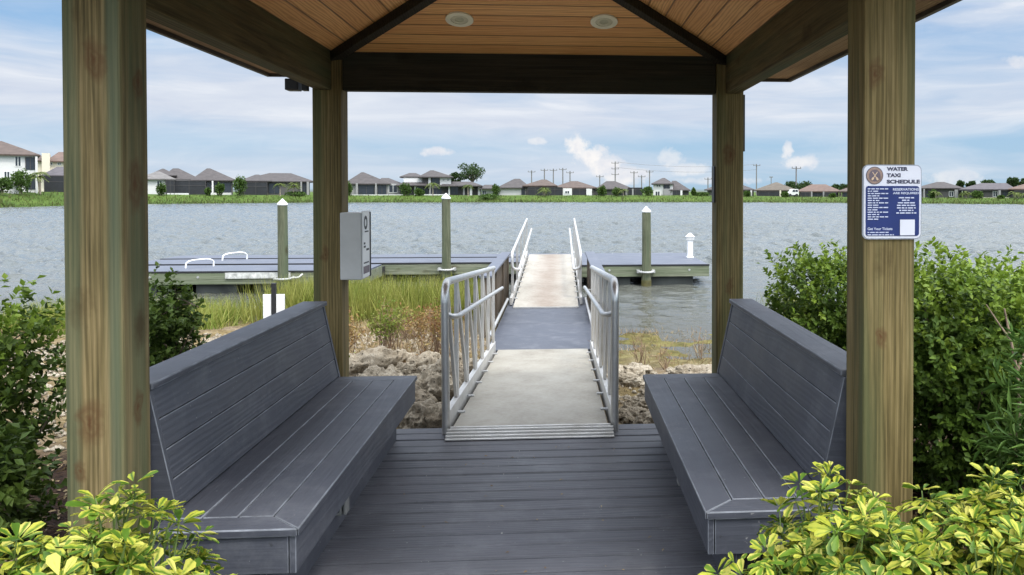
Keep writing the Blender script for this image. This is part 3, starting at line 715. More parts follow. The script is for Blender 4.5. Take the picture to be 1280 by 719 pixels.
def build_gangway2():
    Y0, Y1 = 13.5, 20.6; za, zb = -.195, .125; zf = lambda y: za+(zb-za)*(y-Y0)/(Y1-Y0)
    xl, xr = -.80, .345
    g = thing('gangway', 'far aluminium gangway with a rust stained pale deck leading onto the dock', 'gangway', ((xl+xr)/2, Y0, za))
    mb = MB().prism([(Y0, zf(Y0)), (Y1, zf(Y1)), (Y1, zf(Y1)-.05), (Y0+.1, zf(Y0)-.016)], lambda a, b, t: (t, a, b), xl+.05, xr-.05)
    mb.build('walkway', M['rampfloor'], g)
    MB().box(xl+.05, xr-.05, Y0-.02, Y0-.002, za-.016, za+.004).build('nosing', M['galv'], g)
    for x, s in ((xl, 1), (xr, -1)):
        ztop = lambda y: zf(y)+.80+.07*(y-14.2)/6.3; zm = lambda y: ztop(y)-.24
        ya, yb = 14.15, 20.5; xi = x+s*.11
        lp = [(x, yb, ztop(yb)), (x, ya+.1, ztop(ya))]+curve_pts((x, ya+.1, ztop(ya)), (x, ya, ztop(ya)), (x, ya, ztop(ya)-.1), 5)+curve_pts((x, ya, zm(ya)+.02), (x+s*.02, ya, zm(ya)-.05), (xi, ya+.06, zm(ya)-.05), 5)+[(xi, yb, zm(yb))]
        MB().tube(lp, .024, 10).build('handrail', M['alu2'], g, smooth=True)
        for y in (14.25, 15.8, 17.4, 19.0, 20.4):
            MB().box(x-.022, x+.022, y-.022, y+.022, zf(y)-.02, ztop(y)).build('stanchion', M['alu'], g, bevel=.003)
        br = MB()
        for y in (15.8, 17.4, 19.0, 20.4): br.bar((x, y, zm(y)), (xi, y, zm(y)), .014, .014)
        br.build('rail_bracket', M['alu'], g)
        MB().prism([(Y0+.3, zf(Y0+.3)+.10), (Y1, zf(Y1)+.10), (Y1, zf(Y1)-.08), (Y0+.3, zf(Y0)-.005)], lambda a, b, t: (t, a, b), x-.02, x+.02).build('side_beam', M['alu2'], g, bevel=.003)
        for y in np.arange(14.3, 20.4, .62): MB().box(x+s*.022, x+s*.085, y-.03, y+.03, zf(y)+.001, zf(y)+.016).build('cleat', M['galv'], g)
build_gangway1(); build_landing(); build_gangway2()

# ------------------------------------------------------------------ dock
def build_dock():
    d = thing('dock', 'long timber dock with blue grey composite boards, green algae on its sides', 'dock', (-3, 20, 0))
    zt = .02
    secs = [(-9.7, -4.0, 17.8, 19.28), (-9.7, -.88, 19.6, 21.0), (-9.7, -.88, 21.22, 22.3), (-.87, .46, 20.25, 22.3), (.47, 3.35, 18.7, 22.3)]
    for i, (x0, x1, y0, y1) in enumerate(secs):
        mb = MB(); y = y0+.012; n = int((y1-y0)/.142)
        for k in range(n): mb.box(x0+.01, x1-.01, y, y+(y1-y0-.03)/n-.004, zt-.032, zt); y += (y1-y0-.02)/n
        mb.build('deck_section', M['dockcomp'], d)
        fr = MB().box(x0, x1, y0, y0+.045, -.25, zt-.035).box(x0, x1, y1-.045, y1, -.25, zt-.035).box(x0, x0+.045, y0+.046, y1-.046, -.25, zt-.035).box(x1-.045, x1, y0+.046, y1-.046, -.25, zt-.035)
        fr.build('side_board', M['dockwood'], d, bevel=.004)
        MB().box(x0-.006, x1+.006, y0-.008, y0+.008, zt-.032, zt+.004).build('edge_trim', M['black'], d)
    fl = MB()
    r = random.Random(2)
    for (x0, x1, y0, y1) in secs:
        x = x0+.15
        while x < x1-.6:
            w = r.uniform(.8, 1.3); fl.box(x, min(x+w, x1-.1), y0+.12, y1-.12, -.62, -.255); x += w+r.uniform(.3, .8)
    fl.build('float', plain('dock_float_grey', (.05, .055, .05), .7, 0, .3, 2), d, bevel=.02)
    MB().box(-9.7, -4.0, 19.29, 19.59, -.26, -.05).box(-9.7, -.9, 21.01, 21.21, -.26, -.05).build('tie_beam', M['darkrecess'], d)
    bt = MB()
    for x in np.arange(-9.3, -4, .95): bt.tube([(x, 17.79, -.1), (x, 17.802, -.1)], .025, 8)
    for x in (1.1, 2.0, 2.9): bt.tube([(x, 18.69, -.1), (x, 18.702, -.1)], .025, 8)
    bt.build('bolt', M['galv'], d)
    MB().box(-6.85, -5.55, 17.765, 17.797, -.13, -.01).build('number_plate', plain('faded_plate', (.5, .5, .47), .6, 0, .3, 9), d)
build_dock()
def piling(px, ytop, Y, ring_right, label):
    p = at(px, ytop, Y); x = p.x
    t = thing('piling', label, 'piling', (x, Y, -2), 'dock guide pilings')
    zt = p.z
    pts = [(x, Y, -2.5), (x, Y, -.4), (x+.004, Y, .4), (x, Y, zt-.10)]
    MB().tube(pts, [.108, .105, .1, .096], 16).build('pole', M['pile'], t, smooth=True)
    MB().lathe([(.104, -.13), (.106, -.10), (.098, -.095), (.05, -.045), (.006, 0)], (x, Y, zt), 16).build('cap', M['whitecap'], t, smooth=True)
    rg = MB(); n = 24
    rg.tube([(x+.155*math.cos(2*PI*k/n), Y+.155*math.sin(2*PI*k/n), -.12) for k in range(n+1)], .022, 8)
    rg.box(x-.2, x-.14, Y+.02, Y+.26, -.15, -.09).box(x+.14, x+.2, Y+.02, Y+.26, -.15, -.09)
    if ring_right: rg.tube([(x+.16, Y, -.11), (x+.3, Y+.03, -.10), (x+.36, Y+.1, -.04)], .02, 8)
    rg.build('guide_ring', M['galv'], t, smooth=True)
    MB().tube([(x, Y, -.70), (x, Y, -.30)], .112, 16).build('waterline_band', plain('wet_algae_wood', (.10, .09, .03), .5, 0, .3), t, smooth=True)
piling(353, 248.5, 17.58, True, 'round green timber piling with a white cone cap left of the left back post')
piling(557.5, 241.5, 19.38, False, 'round green timber piling with a white cone cap rising behind the marsh reeds')
piling(808, 258, 18.48, False, 'round green timber piling with a white cone cap at the right arm of the dock')

def pedestal():
    p = at(862.5, 324, 20.6); x, Y, z = p.x, 20.6, .02
    t = thing('dock_light', 'white dock pedestal with a pyramid cap at the far right end of the dock', 'dock light', (x, Y, z))
    MB().box(x-.065, x+.065, Y-.065, Y+.065, z, z+.44).build('shaft', M['white'], t, bevel=.01)
    MB().box(x-.085, x+.085, Y-.085, Y+.085, z, z+.035).build('foot', M['white'], t, bevel=.005)
    hd = MB()
    for k in range(3): hd.box(x-.09, x+.09, Y-.09, Y+.09, z+.45+.022*k, z+.464+.022*k)
    hd.box(x-.06, x+.06, Y-.06, Y+.06, z+.44, z+.52); hd.build('lantern', M['white'], t)
    q = z+.52; MB().add([(x-.105, Y-.105, q), (x+.105, Y-.105, q), (x+.105, Y+.105, q), (x-.105, Y+.105, q), (x-.02, Y-.02, q+.09), (x+.02, Y-.02, q+.09), (x+.02, Y+.02, q+.09), (x-.02, Y+.02, q+.09)],
        [(3, 2, 1, 0), (4, 5, 6, 7), (0, 1, 5, 4), (1, 2, 6, 5), (2, 3, 7, 6), (3, 0, 4, 7)]).build('cap', M['whitecap'], t)
pedestal()
def grab(px, py, Y, label):
    p = at(px, py, Y); x = p.x; z = .02; w = .40; h = .15
    pts = [(x, Y, z), (x+.01, Y, z+h*.6)]+curve_pts((x+.01, Y, z+h*.6), (x+.03, Y+.02, z+h), (x+.16, Y+.08, z+h*1.1), 5)+curve_pts((x+.28, Y+.2, z+h*1.15), (x+w, Y+.34, z+h*1.2), (x+w+.02, Y+.4, z+h*.7), 5)+[(x+w+.02, Y+.4, z)]
    o = MB().tube(pts, .018, 10).build('grab_rail', M['white'], loc=(x, Y, z), smooth=True)
    tag(o, label, 'grab rail', 'white launch grab rails')
grab(232, 331, 18.6, 'white bent grab rail on the dock, the nearer of the two')
grab(278, 323, 20.6, 'white bent grab rail on the dock, the farther of the two')

def panel_post():
    Y = 9.3; p = at(342.5, 385, Y); x = p.x; zg = hz(x, Y); zt = at(342, 354, Y).z
    t = thing('post_sign', 'black post with two small white panels behind the left bench', 'sign', (x, Y, zg))
    MB().box(x-.022, x+.022, Y-.022, Y+.022, zg-.1, zt).build('pole', M['black'], t, bevel=.003)
    z0, z1 = at(342, 404, Y).z, at(342, 368, Y).z
    for a, b in ((-.112, -.026), (.026, .112)): MB().box(x+a, x+b, Y-.012, Y+.012, z0, z1).build('panel', M['white'], t, bevel=.003)
    MB().box(x-.112, x+.112, Y+.024, Y+.032, z0+.03, z0+.06).box(x-.112, x+.112, Y+.024, Y+.032, z1-.06, z1-.03).build('strap', M['black'], t)
panel_post()

# ------------------------------------------------------------------ vegetation near
M['stem'] = plain('twig_bark', (.12, .085, .055), .85, 0, .25, 20)
M['stempale'] = plain('pale_branch_bark', (.26, .19, .13), .85, 0, .25, 20)
M['hedge'] = leafmat('hedge_leaf', [(.026, .058, .008), (.05, .105, .012), (.085, .155, .018), (.125, .20, .028)], .55, .25)
M['hedge_new'] = leafmat('hedge_new_leaf', [(.12, .21, .02), (.19, .29, .03), (.27, .36, .05)], .5, .3)
M['bush'] = leafmat('bush_leaf', [(.032, .064, .009), (.06, .112, .015), (.095, .155, .022), (.14, .20, .038)], .55, .22)
M['podo'] = leafmat('narrow_leaf', [(.06, .14, .03), (.11, .22, .045), (.19, .31, .07)], .4, .25)
M['sche'] = leafmat('variegated_leaf', [(.045, .11, .012), (.085, .18, .02), (.16, .26, .028)], .42, .3,
                    edge=((.33, .37, .035), (.46, .46, .06), (.56, .52, .13)), edgew=(.25, .5))
M['reed'] = leafmat('reed_blade', [(.09, .13, .014), (.155, .205, .022), (.24, .275, .04), (.32, .29, .09)], .6, .25)
M['grass'] = leafmat('bank_grass_blade', [(.08, .145, .012), (.14, .225, .022), (.24, .30, .045), (.36, .31, .10)], .6, .25)
M['dryleaf'] = leafmat('dry_leaf', [(.16, .06, .03), (.28, .12, .055), (.36, .22, .09), (.30, .27, .08)], .7, .2)
M['drystem'] = plain('dry_stem', (.20, .13, .08), .85, 0, .3, 30)
M['litter'] = leafmat('litter_leaf', [(.09, .05, .02), (.20, .12, .05), (.34, .24, .12), (.42, .34, .2)], .8, .1)

def blob_points(blobs, n, shell=.62, box=False):
    vol = np.array([b[3]*b[4]*b[5] for b in blobs])**.8; idx = rng.choice(len(blobs), n, p=vol/vol.sum()); B = np.array(blobs)[idx]
    d = rdir(n); r = shell+(1-shell)*rng.random(n)**.7; r = np.where(rng.random(n) < .25, rng.random(n)**.5*.9, r)
    if box: d0 = d; d = d/np.maximum(1e-6, (np.abs(d)**5).sum(1, keepdims=True)**.2)*.92
    r = r*(1+(.5 if box else 1)*.16*np.sin(d[:, 0]*5+B[:, 0]*9)+.14*np.sin(d[:, 2]*7+d[:, 1]*6))
    P = B[:, :3]+d*r[:, None]*B[:, 3:6]; return P, (d0 if box else d)
def shrub(name, label, cat, c, blobs, ncl, nleaf, L, W, m, tmpl=T_DIAM, mnew=None, stems=8, group=None, spread=2.0, stemr=.011, stemmat='stem', newz=.6, upb=.35, box=False):
    z0 = hz(*c); t = thing(name, label, cat, (c[0], c[1], z0), group)
    B = [(c[0]+b[0], c[1]+b[1], z0+b[2], b[3], b[4], b[5]) for b in blobs]
    P, d = blob_points(B, ncl, .62, box); ok = P[:, 2] > z0+.03; P, d = P[ok], d[ok]; n = len(P)
    def put(P, d, mm, nm, Ls):
        n = len(P)
        if n == 0: return
        ax = np.repeat(unit(d*.8+np.array([0, 0, upb])+rdir(n)*.5), nleaf, 0); C = np.repeat(P, nleaf, 0); k = len(C)
        tpos = (rng.random(k)-.75)*L*spread*1.6
        side = rdir(k); side = unit(side-ax*(side*ax).sum(1, keepdims=True))
        pos = C+ax*tpos[:, None]; A = side*.85+ax*(.3+.7*rng.random(k))[:, None]; Nn = ax*.6+rdir(k)*.5+np.array([0, 0, .55])
        ll = Ls*rng.uniform(.65, 1.2, k)
        V, F, UV = leaves(tmpl, pos, A, Nn, ll, ll*W*rng.uniform(.8, 1.2, k)); npmesh(nm, V, F, mm, t, uv=UV)
    top = max(b[2]+b[5] for b in B)
    if mnew:
        f = (P[:, 2]-z0)/(top-z0); isn = (rng.random(n) < np.clip((f-newz)*1.9, 0.02, .85)); put(P[~isn], d[~isn], m, 'foliage', L); put(P[isn], d[isn], mnew, 'new_growth', L)
    else: put(P, d, m, 'foliage', L)
    sb = MB()
    for k in range(stems):
        e = Vector(P[rng.integers(n)]); b = Vector((c[0]+rng.normal()*.07, c[1]+rng.normal()*.07, z0-.05))
        mid = b.lerp(e, .5)+Vector((rng.normal()*.05, rng.normal()*.05, .06))
        sb.tube([b, b.lerp(mid, .5)+Vector((rng.normal()*.02, rng.normal()*.02, .02)), mid, mid.lerp(e, .55)+Vector((rng.normal()*.03, rng.normal()*.03, 0)), e], [stemr, stemr*.9, stemr*.7, stemr*.5, stemr*.25], 6)
    for k in range(stems*6):
        e = Vector(P[rng.integers(n)]); b = Vector(P[rng.integers(n)])
        if (e-b).length < .45: sb.tube([b, b.lerp(e, .5)+Vector((0, 0, .02)), e], [.0045, .0035, .002], 5)
    sb.build('stem', M[stemmat], t, smooth=True)
    return t
# right hand hedge plants
shrub('hedge_shrub', 'dense green clipped shrub beyond the right bench, left of the schedule sign post', 'shrub', (1.98, 6.1), [(0, 0, .9, .42, .5, .50), (.1, -.1, .5, .42, .5, .5)], 2300, 11, .042, .62, M['hedge'], mnew=M['hedge_new'], newz=.5, stems=10, group='hedge shrubs right of the gazebo', box=True)
shrub('hedge_shrub', 'broad green clipped shrub just right of the schedule sign post', 'shrub', (2.38, 4.85), [(0, 0, .95, .55, .62, .50), (0, 0, .42, .5, .6, .5), (-.2, -.3, .9, .35, .4, .48)], 3400, 11, .043, .62, M['hedge'], mnew=M['hedge_new'], newz=.5, stems=14, group='hedge shrubs right of the gazebo', box=True)
shrub('hedge_shrub', 'green clipped shrub with a bare pale branch at the right edge of the hedge', 'shrub', (2.95, 4.6), [(0, 0, .92, .55, .6, .46), (0, 0, .42, .5, .5, .5)], 2900, 11, .043, .62, M['hedge'], mnew=M['hedge_new'], newz=.5, stems=12, group='hedge shrubs right of the gazebo', box=True)
shrub('narrow_leaf_shrub', 'bright green shrub with long narrow leaves at the far right edge', 'shrub', (1.90, 3.05), [(0, 0, .86, .2, .28, .40), (.05, 0, .4, .22, .28, .35)], 380, 14, .095, .13, M['podo'], stems=8, spread=1.2, upb=.5)
bs = MB()
for pts, r in (([(2.33, 4.12, .28), (2.34, 4.1, .52), (2.31, 4.08, .74), (2.27, 4.07, .9), (2.24, 4.08, 1.06)], .012), ([(2.31, 4.08, .74), (2.36, 4.08, .86), (2.36, 4.1, .98)], .008), ([(2.27, 4.07, .9), (2.21, 4.07, .98), (2.15, 4.09, 1.08)], .006)):
    bs.tube([Vector(p) for p in pts], [r*(1-.6*i/(len(pts)-1)) for i in range(len(pts))], 7)
sh = [o for o in COL.objects if o.get('label', '').startswith('green clipped shrub with a bare')][0]
bs.build('bare_branch', M['stempale'], sh, smooth=True)
# left hand shrubs
shrub('leafy_shrub', 'dark green small leaved shrub between the left front post and the left bench', 'shrub', (-2.62, 5.6), [(0, 0, .78, .34, .4, .42), (.1, .05, 1.0, .22, .28, .2), (-.25, .1, .55, .35, .35, .4)], 950, 10, .045, .6, M['bush'], stems=9, group='loose shrubs left of the gazebo')
shrub('leafy_shrub', 'tall loose dark green shrub with bare lower stems at the left edge', 'shrub', (-2.85, 4.35), [(0, 0, 1.06, .36, .4, .28), (-.4, 0, .98, .35, .35, .32), (.1, -.1, .7, .32, .3, .25), (-.3, 0, .5, .42, .3, .34), (.1, -.15, .3, .35, .3, .28)], 1350, 10, .047, .6, M['bush'], mnew=M['hedge_new'], newz=.55, stems=16, stemr=.012, stemmat='stempale', group='loose shrubs left of the gazebo')
shrub('leafy_shrub', 'loose dark green shrub behind the variegated plants at the left edge', 'shrub', (-2.5, 3.6), [(0, 0, .60, .32, .35, .34), (-.4, 0, .5, .35, .35, .34), (-.05, 0, .22, .4, .35, .24)], 1300, 10, .047, .6, M['bush'], stems=12, stemmat='stempale', group='loose shrubs left of the gazebo')

def schefflera(label, c, blobs, nw, L=.058):
    z0 = hz(*c); t = thing('variegated_plant', label, 'plant', (c[0], c[1], z0), 'yellow variegated plants in front of the gazebo')
    B = [(c[0]+b[0], c[1]+b[1], z0+b[2], b[3], b[4], b[5]) for b in blobs]
    P, d = blob_points(B, int(nw*3.6), .76); k = 8; n = len(P)
    ax = unit(d*.7+np.array([0, 0, .75])+rdir(n)*.35)
    e1 = unit(np.cross(ax, rdir(n))); e2 = np.cross(ax, e1)
    th = (np.arange(k)[None]*2*PI/k+rng.random((n, 1))*6.28+rng.normal(size=(n, k))*.16)
    el = rng.uniform(-.25, .55, (n, 1))+rng.normal(size=(n, k))*.15
    rad = e1[:, None]*np.cos(th)[..., None]+e2[:, None]*np.sin(th)[..., None]
    A = rad*np.cos(el)[..., None]+ax[:, None]*np.sin(el)[..., None]
    Nn = ax[:, None]*np.cos(el)[..., None]-rad*np.sin(el)[..., None]+rng.normal(size=(n, k, 3))*.18
    keep = (rng.random((n, k)) < .86).ravel()
    ll = (L*rng.uniform(.55, 1.15, (n, 1))*rng.uniform(.75, 1.15, (n, k))).ravel()
    pos = (P[:, None]+A*.012).reshape(-1, 3)[keep]; A = A.reshape(-1, 3)[keep]; Nn = Nn.reshape(-1, 3)[keep]; ll = ll[keep]
    V, F, UV = leaves(T_OBOV, pos, A, Nn, ll, ll*rng.uniform(.38, .52, len(ll))); npmesh('foliage', V, F, M['sche'], t, uv=UV, smooth=True)
    sb = MB(); G = plain('petiole_green', (.10, .15, .03), .6) if 'pet' not in M else M['pet']; M['pet'] = G
    ctr = Vector((c[0], c[1], z0))
    for i in range(n):
        p = Vector(P[i]); q = p-Vector(ax[i])*rng.uniform(.06, .12); sb.tube([q, p], [.003, .002], 5)
        if i % 3 == 0: sb.tube([ctr+Vector((rng.normal()*.08, rng.normal()*.08, -.03)), ctr.lerp(q, .6)+Vector((0, 0, .05)), q], [.008, .006, .003], 5)
    sb.build('stem', G, t, smooth=True)
schefflera('yellow and green variegated plant in front of the left bench end', (-1.22, 2.42), [(-.02, .0, .60, .30, .30, .30), (.02, 0, .3, .3, .28, .3), (-.1, .02, .66, .2, .22, .24), (.16, 0, .52, .18, .22, .24)], 230)
schefflera('yellow and green variegated plant at the bottom left corner', (-1.58, 2.32), [(0, 0, .60, .32, .28, .30), (0, 0, .3, .3, .3, .3), (-.24, .05, .62, .3, .26, .28), (.2, .0, .56, .25, .25, .28)], 290)
schefflera('yellow and green variegated plant in front of the right bench end', (.84, 2.50), [(0, .0, .57, .31, .30, .31), (0, 0, .3, .32, .3, .3), (.06, 0, .60, .24, .24, .27), (-.13, 0, .46, .17, .2, .25)], 260)
schefflera('yellow and green variegated plant at the bottom right corner below the sign post', (1.27, 2.42), [(-.2, 0, .52, .22, .26, .28), (0, 0, .60, .26, .28, .30), (.22, .0, .62, .28, .28, .30), (0.04, 0, .70, .13, .16, .22), (0, 0, .3, .3, .3, .3)], 320)

# grass and reeds (stuff)
def blades(name, label, pts, L, W, m, lean=.25, bend=True):
    n = len(pts); P = np.column_stack([pts, height(pts[:, 0], pts[:, 1])-.03]); P[:, 2] = np.maximum(P[:, 2], WZ-.35)
    A = unit(np.array([0, 0, 1])+rng.normal(size=(n, 3))*np.array([lean, lean, .1])); Nn = unit(rng.normal(size=(n, 3))*np.array([1, 1, .05]))
    V, F, UV = leaves(T_BLADE, P, A, Nn, L, W); return tag(npmesh(name, V, F, m, uv=UV), label, None, None, 'stuff')
def patch(n, x0, x1, y0, y1, clump=.0, seed=0):
    p = np.column_stack([rng.uniform(x0, x1, n*3), rng.uniform(y0, y1, n*3)])
    w = vnoise(p[:, 0], p[:, 1], 2.6, seed)+vnoise(p[:, 0], p[:, 1], 7, seed+1)*.6
    ex = np.minimum(np.minimum(p[:, 0]-x0, x1-p[:, 0])/.5, np.minimum(p[:, 1]-y0, y1-p[:, 1])/.5)
    k = (w+rng.normal(size=len(w))*.35 > clump-.3*np.clip(ex, 0, 1)) & (rng.random(len(w)) < np.clip(ex+.15, 0, 1)); return p[k][:n]
p = patch(8000, -5.1, -1.25, 13.4, 17.4, -.25, 3); blades('marsh_reeds', 'tall yellow green marsh reeds between the dock and the left bank', p, rng.uniform(.36, .80, len(p)), rng.uniform(.009, .018, len(p)), M['reed'], .13)
p = patch(6500, -8.6, -4.9, 12.4, 15.2, -.1, 8); blades('bank_grass', 'soft green and yellow grass on the bank behind the left bench', p, rng.uniform(.22, .5, len(p)), rng.uniform(.007, .014, len(p)), M['grass'], .4)
p = patch(900, -4.9, -3.7, 14.2, 16.6, -.4, 9); blades('marsh_reeds', 'tall yellow reeds under the dock beside the left piling', p, rng.uniform(.45, .75, len(p)), rng.uniform(.009, .016, len(p)), M['reed'], .16)
p = patch(1000, 3.75, 4.75, 13.6, 16.2, -.2, 12); blades('marsh_reeds', 'green reeds standing in the water behind the right bench', p, rng.uniform(.3, .62, len(p)), rng.uniform(.009, .016, len(p)), M['reed'], .22)
p = patch(5200, -4.4, -.95, 8.4, 12.9, .0, 15); blades('dry_grass', 'dry straw coloured grass among the bank rocks', p, rng.uniform(.08, .28, len(p)), rng.uniform(.005, .01, len(p)), M['litter'], .55)
p = patch(1600, .5, 2.9, 9.2, 12.8, .1, 19); blades('dry_grass', 'straw and dead stems in the muddy shallows', p, rng.uniform(.05, .16, len(p)), rng.uniform(.006, .014, len(p)), M['litter'], .9)
p = patch(900, .5, 2.4, 6.1, 8.6, .1, 18); blades('dry_grass', 'dry brown grass tufts on the right bank', p, rng.uniform(.04, .14, len(p)), rng.uniform(.005, .012, len(p)), M['litter'], .9)

# leaf litter on the mulch beside the gazebo
n = 2500; lx = np.concatenate([rng.uniform(-4.2, -1.85, n), rng.uniform(1.45, 4, n)]); ly = rng.uniform(1.5, 6, 2*n)
P = np.column_stack([lx, ly, height(lx, ly)+.008]); A = unit(rng.normal(size=(2*n, 3))*np.array([1, 1, .2])); Nn = unit(np.array([0, 0, 1])+rng.normal(size=(2*n, 3))*.4)
V, F, UV = leaves(T_DIAM, P, A, Nn, rng.uniform(.03, .06, 2*n), rng.uniform(.01, .03, 2*n)); tag(npmesh('leaf_litter', V, F, M['litter'], uv=UV), 'brown leaf litter on the mulch beside the gazebo', None, None, 'stuff')

n = 34; lx = rng.uniform(-.9, .5, n); ly = rng.uniform(3.3, 5.5, n); P = np.column_stack([lx, ly, np.full(n, .006)]); A = unit(rng.normal(size=(n, 3))*np.array([1, 1, .05])); Nn = unit(np.array([0, 0, 1])+rng.normal(size=(n, 3))*.2)
V, F, UV = leaves(T_DIAM, P, A, Nn, rng.uniform(.012, .035, n), rng.uniform(.006, .014, n)); tag(npmesh('fallen_leaves', V, F, M['litter'], uv=UV), 'tiny dry leaves and bits scattered on the deck boards', None, None, 'stuff')
# dry brush plants
def brush(label, x, y, h, r, n, red, leafn, name='dry_shrub'):
    z0 = hz(x, y); t = thing(name, label, 'dry shrub', (x, y, z0), 'dry brush plants on the bank'); sb = MB(); tips = []
    for k in range(n):
        a = rng.uniform(0, 6.28); rr = r*rng.random()**.5; e = Vector((x+rr*math.cos(a), y+rr*math.sin(a), z0+h*rng.uniform(.55, 1)))
        b = Vector((x+rng.normal()*r*.25, y+rng.normal()*r*.25, z0-.03)); m_ = b.lerp(e, .5)+Vector((rng.normal()*.03, rng.normal()*.03, .03))
        sb.tube([b, m_, e], [.006, .004, .002], 5); tips += [m_.lerp(e, q) for q in (.3, .6, .9)]
        for q in range(2):
            f = m_.lerp(e, rng.random()); g = f+Vector((rng.normal()*.07, rng.normal()*.07, abs(rng.normal())*.07)); sb.tube([f, g], [.003, .0015], 4); tips.append(g)
    sb.build('stem', M['drystem'], t)
    if leafn:
        T = np.array([tuple(q) for q in tips]); P = T[rng.integers(len(T), size=leafn)]+rng.normal(size=(leafn, 3))*.025
        A = rdir(leafn)+np.array([0, 0, .5]); V, F, UV = leaves(T_DIAM, P, A, rdir(leafn), rng.uniform(.025, .06, leafn), rng.uniform(.010, .022, leafn))
        npmesh('foliage', V, F, M['dryleaf'] if red else M['grass'], t, uv=UV)
for a in (('reddish dry brush plant beside the left back post', -2.45, 9.4, .58, .3, 26, True, 798), ('yellow green bushy weed amid the reddish brush left of the gangway', -1.95, 9.7, .62, .24, 24, False, 988),
          ('reddish brown dry brush plant nearest the left gangway rail', -1.4, 9.7, .62, .34, 34, True, 988), ('low rusty brush plant in front of the marsh reeds', -1.9, 11.2, .40, .4, 30, True, 874),
          ('low orange brown weed beside the biggest left rock', -1.25, 8.6, .24, .24, 22, True, 608), ('yellowing weed at the foot of the left back post', -2.2, 8.0, .2, .22, 18, False, 494)): brush(*a)
for a in (('bare brown twig clump in the shallows right of the gangway', .95, 9.9, .34, .14, 9, True, 0), ('second bare twig clump in the shallows, right of the leaning one', 1.2, 9.5, .26, .12, 8, True, 12), ('thin bare stalk in the shallows beside the right back post', 1.75, 10.4, .4, .08, 4, True, 0), ('short bare stalks by the right gangway rail', .62, 10.2, .36, .1, 5, True, 0)): brush(*a, name='bare_twigs')

# rocks
def rockmat():
    m, N, fin = newmat('limestone_rock'); o = N.obj(); rnd = N.n('ShaderNodeObjectInfo', 'Random')
    a = N.noise(o, 5, 8, .72); b = N.noise(o, 28, 5, .7); v = N.n('ShaderNodeTexVoronoi', 'Distance', None, Vector=o, Scale=19.0)
    f = N.math('ADD', N.math('MULTIPLY', a, .55), N.math('MULTIPLY', b, .45))
    c = N.ramp(f, [(.34, (.06, .05, .036)), (.44, (.25, .21, .155)), (.55, (.42, .37, .29)), (.70, (.56, .51, .43))])
    c = N.mix(N.math('MULTIPLY', rnd, .5), c, (.21, .165, .11))
    pit = N.ramp(v, [(.08, 1.0), (.25, 0.0)]); c = N.mix(N.math('MULTIPLY', pit, .45), c, (.13, .10, .075))
    return fin(Base_Color=c, Roughness=.92, Specular_IOR_Level=.15, Normal=N.bump(N.math('ADD', f, N.math('MULTIPLY', pit, -.5)), 1.0, .06))
M['rock'] = rockmat()
import bmesh
_bm = bmesh.new(); bmesh.ops.create_icosphere(_bm, subdivisions=5, radius=1); ICO_V = np.array([tuple(v.co) for v in _bm.verts]); ICO_F = np.array([[v.index for v in f.verts] for f in _bm.faces]); _bm.free()
def rock(label, x, y, sx, sy, sz, group, dz=0.0):
    sd = Vector((rng.random()*50, rng.random()*50, rng.random()*50)); out = []
    for v in ICO_V:
        q = Vector(v); nn = 1+.38*mnoise.noise(q*1.1+sd)+.26*mnoise.noise(q*2.6+sd)-.22*abs(mnoise.noise(q*4.5+sd))+.09*mnoise.noise(q*8+sd)-.07*abs(mnoise.noise(q*15+sd))+.03*mnoise.noise(q*26+sd)
        out.append((q.x*nn*sx, q.y*nn*sy, q.z*nn*sz))
    a = rng.random()*6.28; O = np.array(out); O = np.column_stack([O[:, 0]*math.cos(a)-O[:, 1]*math.sin(a), O[:, 0]*math.sin(a)+O[:, 1]*math.cos(a), O[:, 2]])
    z = hz(x, y)+sz*.35+dz; o = npmesh('rock', O+np.array([x, y, z]), ICO_F, M['rock'], loc=(x, y, z), smooth=True); tag(o, label, 'rock', group)
GL, GR = 'limestone rocks left of the gangway', 'low rocks on the right bank'
for a in (('large rounded tan limestone rock at the deck edge left of the gangway foot', -1.02, 6.45, .24, .2, .17), ('biggest mounded pale limestone rock behind the left bench seat', -1.85, 8.3, .42, .34, .24),
          ('upright craggy rock beside the near left gangway leg', -1.12, 7.35, .26, .24, .24), ('flat pale rock left of the biggest mounded rock', -2.5, 8.0, .32, .26, .15)): rock(*a, GL)
for a in (('long flat brown ledge rock behind the right bench', 1.45, 8.35, .42, .3, .13), ('low tan rock at the deck edge right of the gangway foot', .72, 6.35, .2, .2, .1), ('dark flat rock at the waterline right of the gangway', .82, 9.1, .24, .18, .09), ('broad brown rock mound between the right gangway rail and the right back post', 1.15, 7.6, .34, .3, .15)): rock(*a, GR)
for x, y, q in ((-1.25, 6.85, .26), (-1.55, 7.3, .28), (-1.1, 7.9, .24), (-1.3, 8.35, .26), (-2.1, 7.5, .27), (-1.02, 8.7, .2)): rock('mid sized craggy tan limestone rock beside the gangway', x, y, q, q*.85, q*.8, GL, .03)
k = 0
while k < 90:
    x, y = rng.uniform(-2.9, -.88), rng.uniform(6.25, 9.2); s = rng.uniform(.07, .21); rock('smaller rough tan limestone rock in the pile left of the gangway', x, y, s, s*rng.uniform(.7, 1), s*rng.uniform(.6, .95), GL, rng.uniform(-.02, .07)); k += 1
for k in range(44):
    x, y = rng.uniform(.52, 1.9), rng.uniform(6.2, 9.3); s = rng.uniform(.06, .17); rock('small flat brown rock on the right bank beside the gangway', x, y, s, s*.8, s*.5, GR)
for k in range(22):
    x, y = rng.uniform(-6.6, -2.8), rng.uniform(9.6, 11.6); s = rng.uniform(.08, .24); rock('pale rubble rock on the bank behind the left bench', x, y, s, s*.8, s*.5, 'pale rubble rocks behind the left bench')
